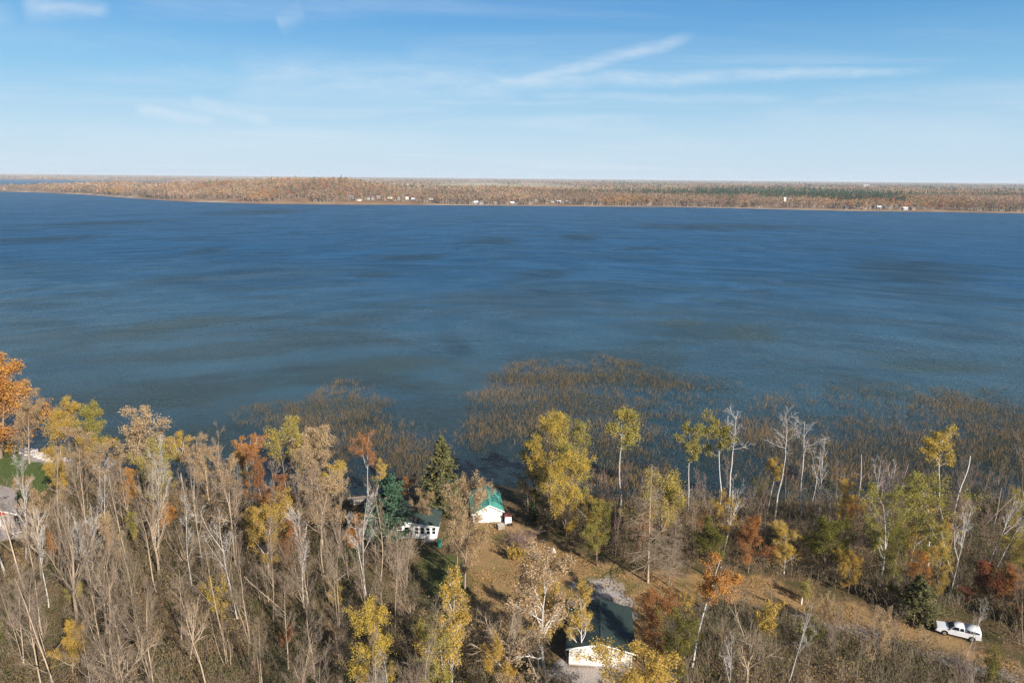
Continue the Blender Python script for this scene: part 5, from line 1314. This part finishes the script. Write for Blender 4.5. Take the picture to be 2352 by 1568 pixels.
# ------------------------------------------------------------------ parked pickup
def build_pickup():
    fr = GG(2150, 1447); re = GG(2246, 1470)
    d = fr - re; ang = math.atan2(d.y, d.x); mid = (fr + re) / 2
    o = empty("pickup_truck", (mid.x, mid.y, gz(mid.x, mid.y) + 0.02), ang)
    tag(o, "white pickup truck with a topper parked on the grass track", "pickup"); o.scale = (0.84, 0.84, 0.84)
    white = plain("white_car_paint", (0.62, 0.63, 0.64), 0.28, 0.5, 0.03)
    black = plain("black_rubber", (0.02, 0.02, 0.02), 0.8, 0.2, 0.2)
    chrome = plain("steel_rim", (0.55, 0.55, 0.56), 0.3, 0.5, 0.1, 5.0, 0.8)
    lampm = plain("lamp_glass", (0.6, 0.6, 0.58), 0.15, 0.5, 0.1); tailm = plain("tail_red", (0.35, 0.02, 0.02), 0.3, 0.5, 0.1)
    def arch(cx): return [(cx + 0.43 * math.cos(a), 0.36 + 0.43 * math.sin(a)) for a in np.linspace(0, math.pi, 9)]
    prof = [(2.62, 0.45)] + [(2.62, 0.80), (2.52, 0.98), (1.95, 1.04), (1.2, 1.10), (-2.62, 1.10), (-2.64, 0.45)] + \
           [p for p in reversed(arch(-1.6))] + [p for p in reversed(arch(1.6))]
    MB().prism(prof, -0.86, 0.86).build("body", white, o, 0.03)
    # cab and topper: tapered boxes
    def taper(x0, x1, x0t, x1t, z0, z1, w0, w1, nm, parent=o):
        b = MB(); b.v = [(x0, -w0, z0), (x1, -w0, z0), (x1, w0, z0), (x0, w0, z0), (x0t, -w1, z1), (x1t, -w1, z1), (x1t, w1, z1), (x0t, w1, z1)]
        b.f = [(0, 1, 2, 3), (4, 7, 6, 5), (0, 4, 5, 1), (1, 5, 6, 2), (2, 6, 7, 3), (3, 7, 4, 0)]
        return b.build(nm, white, parent, 0.05, True)
    taper(-0.72, 1.15, -0.66, 0.42, 1.06, 1.68, 0.82, 0.68, "cab")
    tp = taper(-2.62, -0.74, -2.50, -0.78, 1.08, 1.74, 0.84, 0.74, "topper")
    def side_win(xa, xb, xat, xbt, z0, z1, y0, y1, nm="side_window", parent=o):
        for s in (-1, 1):
            b = MB(); e = 0.012
            b.v = [(xa, s * (y0 + e), z0), (xb, s * (y0 + e), z0), (xbt, s * (y1 + e), z1), (xat, s * (y1 + e), z1),
                   (xa, s * (y0 - .05), z0), (xb, s * (y0 - .05), z0), (xbt, s * (y1 - .05), z1), (xat, s * (y1 - .05), z1)]
            b.f = [(0, 1, 2, 3), (4, 7, 6, 5), (0, 4, 5, 1), (1, 5, 6, 2), (2, 6, 7, 3), (3, 7, 4, 0)]
            b.build(nm, M_GLASS, parent)
    def yw(z, z0, z1, w0, w1): return w0 + (w1 - w0) * (z - z0) / (z1 - z0)
    side_win(-0.02, 0.92, -0.02, 0.50, 1.16, 1.56, yw(1.16, 1.06, 1.68, .82, .68), yw(1.56, 1.06, 1.68, .82, .68))
    side_win(-0.60, -0.12, -0.58, -0.12, 1.16, 1.56, yw(1.16, 1.06, 1.68, .82, .68), yw(1.56, 1.06, 1.68, .82, .68))
    side_win(-2.38, -1.42, -2.36, -1.42, 1.26, 1.52, yw(1.26, 1.08, 1.74, .84, .74), yw(1.52, 1.08, 1.74, .84, .74), "topper_window", tp)
    side_win(-1.28, -0.94, -1.28, -0.94, 1.26, 1.52, yw(1.26, 1.08, 1.74, .84, .74), yw(1.52, 1.08, 1.74, .84, .74), "topper_window", tp)
    b = MB(); b.v = [(1.08, -0.72, 1.14), (1.08, 0.72, 1.14), (0.52, 0.62, 1.60), (0.52, -0.62, 1.60)]
    b.v += [(x + 0.03, y, z + 0.025) for x, y, z in b.v]; b.f = [(0, 3, 2, 1), (4, 5, 6, 7), (0, 1, 5, 4), (1, 2, 6, 5), (2, 3, 7, 6), (3, 0, 4, 7)]
    b.build("windscreen", M_GLASS, o)
    MB().box(-2.665, -2.60, -0.6, 0.6, 1.22, 1.58).build("rear_window", M_GLASS, tp)
    for x in (1.6, -1.6):
        for s in (-1, 1):
            y0, y1 = (0.66, 0.88) if s > 0 else (-0.88, -0.66)
            w = MB().cyl((x, 0.36), 0.36, y0, y1, 'y', 20).build("wheel", black, o, 0.03)
            MB().cyl((x, 0.36), 0.21, y1 + 0.002 if s > 0 else y0 - 0.02, y1 + 0.02 if s > 0 else y0 - 0.002, 'y', 16).build("rim", chrome, w)
    MB().box(2.60, 2.76, -0.84, 0.84, 0.42, 0.60).build("bumper", chrome, o, 0.03)
    MB().box(-2.78, -2.63, -0.82, 0.82, 0.42, 0.58).build("bumper", chrome, o, 0.03)
    MB().box(2.60, 2.64, -0.5, 0.5, 0.64, 0.84).build("grille", black, o)
    for s in (-1, 1):
        MB().box(2.58, 2.645, s * 0.68 - 0.14, s * 0.68 + 0.14, 0.66, 0.84).build("headlight", lampm, o)
        MB().box(-2.665, -2.62, s * 0.78 - 0.07, s * 0.78 + 0.07, 0.75, 1.02).build("tail_light", tailm, o)
        MB().box(0.86, 0.98, s * 0.95 - 0.09, s * 0.95 + 0.09, 1.12, 1.28).build("mirror", white, o, 0.02)
        MB().box(0.30, 0.48, s * 0.868 - 0.008, s * 0.868 + 0.008, 0.95, 0.99).build("door_handle", black, o)
build_pickup()

# ------------------------------------------------------------------ small things
p = GG(1167, 1201)
o = empty("storage_cabinet", p, R(4)); tag(o, "small white cabinet with a red-brown top right of the boathouse", "cabinet")
MB().box(-0.5, 0.5, -0.35, 0.45, 0.05, 1.25).build("body", M_WHITE, o)
MB().prism([(-0.42, 1.25), (0.52, 1.25), (0.52, 1.38), (-0.42, 1.55)], -0.58, 0.58, 'x').build("lid", plain("red_brown_lid", (0.22, 0.06, 0.05), 0.7, 0.2), o)
MB().box(-0.4, 0.4, -0.375, -0.352, 0.15, 1.15).build("door", M_TRIM, o)
p = GG(1172, 1206)
o = empty("old_tyre", p); tag(o, "dark tyre lying in the grass before the white cabinet", "tyre")
t_ = MB(); n = 20
for k in range(n):
    for a in range(8):
        th = 2 * math.pi * k / n; ph = 2 * math.pi * a / 8; rr = 0.33 + 0.11 * math.cos(ph)
        t_.v.append((rr * math.cos(th), rr * math.sin(th), 0.11 + 0.11 * math.sin(ph)))
for k in range(n):
    for a in range(8): t_.f.append((k * 8 + a, ((k + 1) % n) * 8 + a, ((k + 1) % n) * 8 + (a + 1) % 8, k * 8 + (a + 1) % 8))
t_.build("ring", plain("tyre_rubber", (0.025, 0.024, 0.024), 0.85, 0.2), o, smooth=True)
p = GG(1150, 1214)
o = empty("wooden_crate", p, R(20)); tag(o, "weathered grey crate on the lawn before the boathouse", "crate")
for k in range(4): MB().box(-0.45, 0.45, -0.35, -0.31, 0.03 + k * 0.17, 0.17 + k * 0.17).build("slat", M_WOOD, o)
for k in range(4): MB().box(-0.45, 0.45, 0.31, 0.35, 0.03 + k * 0.17, 0.17 + k * 0.17).build("slat", M_WOOD, o)
for s in (-1, 1): MB().box(s * 0.47 - 0.02, s * 0.47 + 0.02, -0.35, 0.35, 0.0, 0.72).build("side_panel", M_WOOD, o)
MB().box(-0.49, 0.49, -0.37, 0.37, 0.725, 0.76).build("lid", plain("pale_board", (0.45, 0.41, 0.38), 0.9, 0.1, 0.3), o)
p = GG(1271, 1268)
o = empty("log_pile", p); tag(o, "small heap of pale upright logs standing on the brown lawn", "log pile"); o.scale = (0.75, 0.75, 0.7)
lg = plain("pale_log", (0.55, 0.50, 0.46), 0.9, 0.1, 0.3, 3.0)
for k in range(7):
    a = k * 0.9; m_ = MB().cyl((0, 0), 0.10, 0, 1.0 - 0.06 * (k % 4), 'z', 9).build("log", lg, o)
    m_.location = (0.42 * math.cos(a), 0.42 * math.sin(a), 0); m_.rotation_euler = Vector((-math.cos(a) * 0.42, -math.sin(a) * 0.42, 1)).to_track_quat('Z', 'X').to_euler()
p = GG(1038, 1346)
o = empty("fuel_tank", p, R(28)); tag(o, "small white rounded tank on legs on the grass behind the gold birch", "tank"); o.scale = (0.62, 0.62, 0.62)
tk = plain("white_tank", (0.72, 0.72, 0.70), 0.4, 0.4, 0.1)
MB().cyl((0, 0.75), 0.42, -0.75, 0.75, 'x', 18).build("barrel", tk, o, 0.0)
for s in (-1, 1):
    MB().cyl((0, 0.75), 0.42, s * 0.751, s * 0.98, 'x', 18, 0.18).build("end_cap", tk, o)
    MB().box(s * 0.5 - 0.06, s * 0.5 + 0.06, -0.3, 0.3, 0.0, 0.45).build("leg", M_DARKWOOD, o)
MB().cyl((0, 0), 0.12, 1.15, 1.32, 'z', 10).build("dome", tk, o)
p = GG(1010, 1255)
o = empty("wheeled_bin", p, R(10)); tag(o, "green wheeled bin at the porch corner of the cottage", "bin")
gm = plain("green_plastic", (0.02, 0.14, 0.10), 0.5, 0.4, 0.1)
b = MB(); b.v = [(-.24, -.26, .06), (.24, -.26, .06), (.24, .26, .06), (-.24, .26, .06), (-.3, -.33, 1.0), (.3, -.33, 1.0), (.3, .33, 1.0), (-.3, .33, 1.0)]
b.f = [(0, 1, 2, 3), (4, 7, 6, 5), (0, 4, 5, 1), (1, 5, 6, 2), (2, 6, 7, 3), (3, 7, 4, 0)]; b.build("body", gm, o, 0.03)
MB().box(-.33, .33, -.37, .36, 1.005, 1.07).build("lid", gm, o, 0.02)
for s in (-1, 1): MB().cyl((0.27, 0.11), 0.11, s * 0.2 - 0.03, s * 0.2 + 0.03, 'y', 12).build("wheel", M_DARKWOOD, o)
p = GG(1841, 1386)
o = empty("marker_stake", p); tag(o, "short white marker stake beside the grass track", "stake")
MB().box(-0.05, 0.05, -0.05, 0.05, -0.2, 0.95).build("post", M_TRIM, o); MB().prism([(-0.05, 0.95), (0.05, 0.95), (0, 1.03)], -0.05, 0.05).build("tip", M_TRIM, o)
p = GG(2096, 1438)
o = empty("wooden_post", p); tag(o, "dark wooden post standing left of the pickup", "post")
MB().cyl((0, 0), 0.09, -0.2, 1.5, 'z', 10, 0.08).build("shaft", plain("post_wood", (0.12, 0.09, 0.07), 0.9, 0.1, 0.3), o); MB().cyl((0, 0), 0.095, 1.501, 1.56, 'z', 10, 0.04).build("cap", M_WOOD, o)

def dock(label, a, b, wid, frame, board, gap=1, zoff=0.25, every=0.3, boards=True):
    A = GG(*a); B = GG(*b); d = B - A; L = Vector((d.x, d.y)).length
    o = empty("dock_section", (A.x, A.y, max(A.z, B.z)), math.atan2(d.y, d.x)); tag(o, label, "dock", "dock sections stored on land")
    for s in (-1, 1): MB().box(0, L, s * wid / 2 - 0.06, s * wid / 2 + 0.06, zoff - 0.12, zoff + 0.06).build("rail", frame, o)
    n = int(L / every)
    for k in range(n + 1):
        x = L * k / n
        if boards and k % gap == 0: MB().box(x - 0.09, x + 0.09, -wid / 2 - 0.05, wid / 2 + 0.05, zoff + 0.062, zoff + 0.10).build("plank", board, o)
    for x in (0.3, L - 0.3):
        for s in (-1, 1): MB().cyl((x, s * (wid / 2 + 0.1)), 0.04, -0.1, zoff + 0.6, 'z', 8).build("leg", frame, o)
    return o
dock("dark metal dock frame lying beside the red-gabled house", (40, 1232), (20, 1150), 1.1, M_DARKWOOD, plain("pale_plank", (0.6, 0.58, 0.54), 0.8, 0.2), 9, 0.5, 0.4)
dock("grey wooden dock section on the shore behind the cottage", (800, 1150), (872, 1143), 1.2, M_WOOD, M_WOOD)
dock("second grey dock section lying before the one behind the cottage", (806, 1158), (868, 1153), 1.0, M_WOOD, M_WOOD)
dock("weathered wooden steps-like dock section at the left shore by the rocks", (146, 1072), (178, 1056), 1.3, M_WOOD, M_WOOD)

# ------------------------------------------------------------------ houses of the far shore
def far_house(x, y, z, w, dp, h, rh, wall, roof, label, cat="house", name="lake_house", rz=0.0):
    o = empty(name, (x, y, z - 0.3), rz); tag(o, label, cat, "houses on the far shore")
    MB().box(-w / 2, w / 2, -dp / 2, dp / 2, -1.5, h).build("wall", wall, o)
    r = MB().prism([(-dp / 2 - 0.6, h + 0.01), (dp / 2 + 0.6, h + 0.01), (0, h + rh)], -w / 2 - 0.5, w / 2 + 0.5, 'x').build("roof", roof, o)
    n = max(2, int(w / 3))
    for k in range(n):
        cx = -w / 2 + w * (k + 0.5) / n
        MB().box(cx - 0.55, cx + 0.55, -dp / 2 - 0.05, -dp / 2 - 0.005, 1.0, 2.3).build("window", M_GLASS, o)
    return o
FW = [plain("far_white", (0.29, 0.285, 0.28), 0.7), plain("far_cream", (0.70, 0.64, 0.54), 0.7), plain("far_bluegrey", (0.42, 0.46, 0.50), 0.7), plain("far_brown", (0.26, 0.17, 0.12), 0.8)]
FR = [plain("far_roof_grey", (0.22, 0.21, 0.21), 0.9), plain("far_roof_brown", (0.16, 0.12, 0.10), 0.9), plain("far_roof_pale", (0.55, 0.56, 0.58), 0.7)]
WN = ["white", "cream", "blue-grey", "brown"]; RN = ["grey", "brown", "pale"]
rr_ = random.Random(4)
ORD = ["first", "second", "third", "fourth", "fifth", "sixth", "seventh", "eighth", "ninth", "tenth"]
rows = [(0, 2, "on the left headland"), (2, 12, "below the far orange hill"), (12, 22, "of the middle far shore"), (22, 30, "on the right far shore")]
for a, b, nm in rows:
    for i in range(a, b):
        x, y, z = FAR_SPOTS[i]
        wi = rr_.choices([0, 1, 2, 3], [5, 2.5, 2, 2])[0]; ri = rr_.randrange(3); w = rr_.uniform(5, 8) * (1.5 if i == 7 else 1)
        hh = 6.5 if i == 22 else rr_.uniform(2.6, 3.6)
        far_house(x, y, z, w if i != 22 else 6, 7.5, hh, rr_.uniform(2.0, 3.0), FW[wi], FR[ri], f"{WN[wi]} house, {RN[ri]} roof, {ORD[i - a]} from left {nm}", rz=rr_.uniform(-0.3, 0.3))
# farm on the horizon: silos and barn
for k in range(4):
    x, y, z = G(1984 + k * 3.6, 430, 20.0)
    z = float(far_z(np.array([x]), np.array([y]))[0])
    o = empty("silo", (x, y, z)); tag(o, f"pale farm silo near the right horizon, {ORD[k]} from the left", "silo", "farm silos")
    MB().cyl((0, 0), 3.2, -2, 22 - 2 * (k % 2), 'z', 14).build("shaft", FW[1], o); MB().cyl((0, 0), 3.3, 22.1 - 2 * (k % 2), 24.5 - 2 * (k % 2), 'z', 14, 0.6).build("dome", FR[2], o)
for vx, vy, w, lab in ((2005, 431, 26, "white barn beside the farm silos"), (1090, 410.5, 30, "white farm buildings near the middle horizon"), (1722, 417, 24, "white farm shed right of the middle horizon"), (1476, 413, 14, "pale house on the horizon right of the middle")):
    p = G(vx, vy, 18.0) if vy > 425 else Vector((ray(vx, vy).x / ray(vx, vy).y * 7000, 7000, 0))
    far_house(p.x, p.y, float(far_z(np.array([p.x]), np.array([p.y]))[0]) + 2, w * 0.7, 12, 7, 4, FW[0], FR[2], lab, "barn", "barn")

# ------------------------------------------------------------------ the air over the lake
def build_haze():
    m = bpy.data.materials.new("haze_mat"); m.use_nodes = True
    t = NT(m.node_tree); t.n.clear(); out = t.new('ShaderNodeOutputMaterial')
    v = t.new('ShaderNodeVolumePrincipled')
    v.inputs['Color'].default_value = (0.80, 0.90, 1.0, 1); v.inputs['Density'].default_value = HAZE_DENSITY; v.inputs['Anisotropy'].default_value = 0.0
    t.l.new(v.outputs[0], out.inputs['Volume'])
    o = MB().box(-40000, 40000, -1400, 31000, -60, 95).build("haze", m)
    tag(o, "thin pale blue air over lake and far shore", "haze", kind='stuff')
HAZE_DENSITY = 6.5e-5
build_haze()
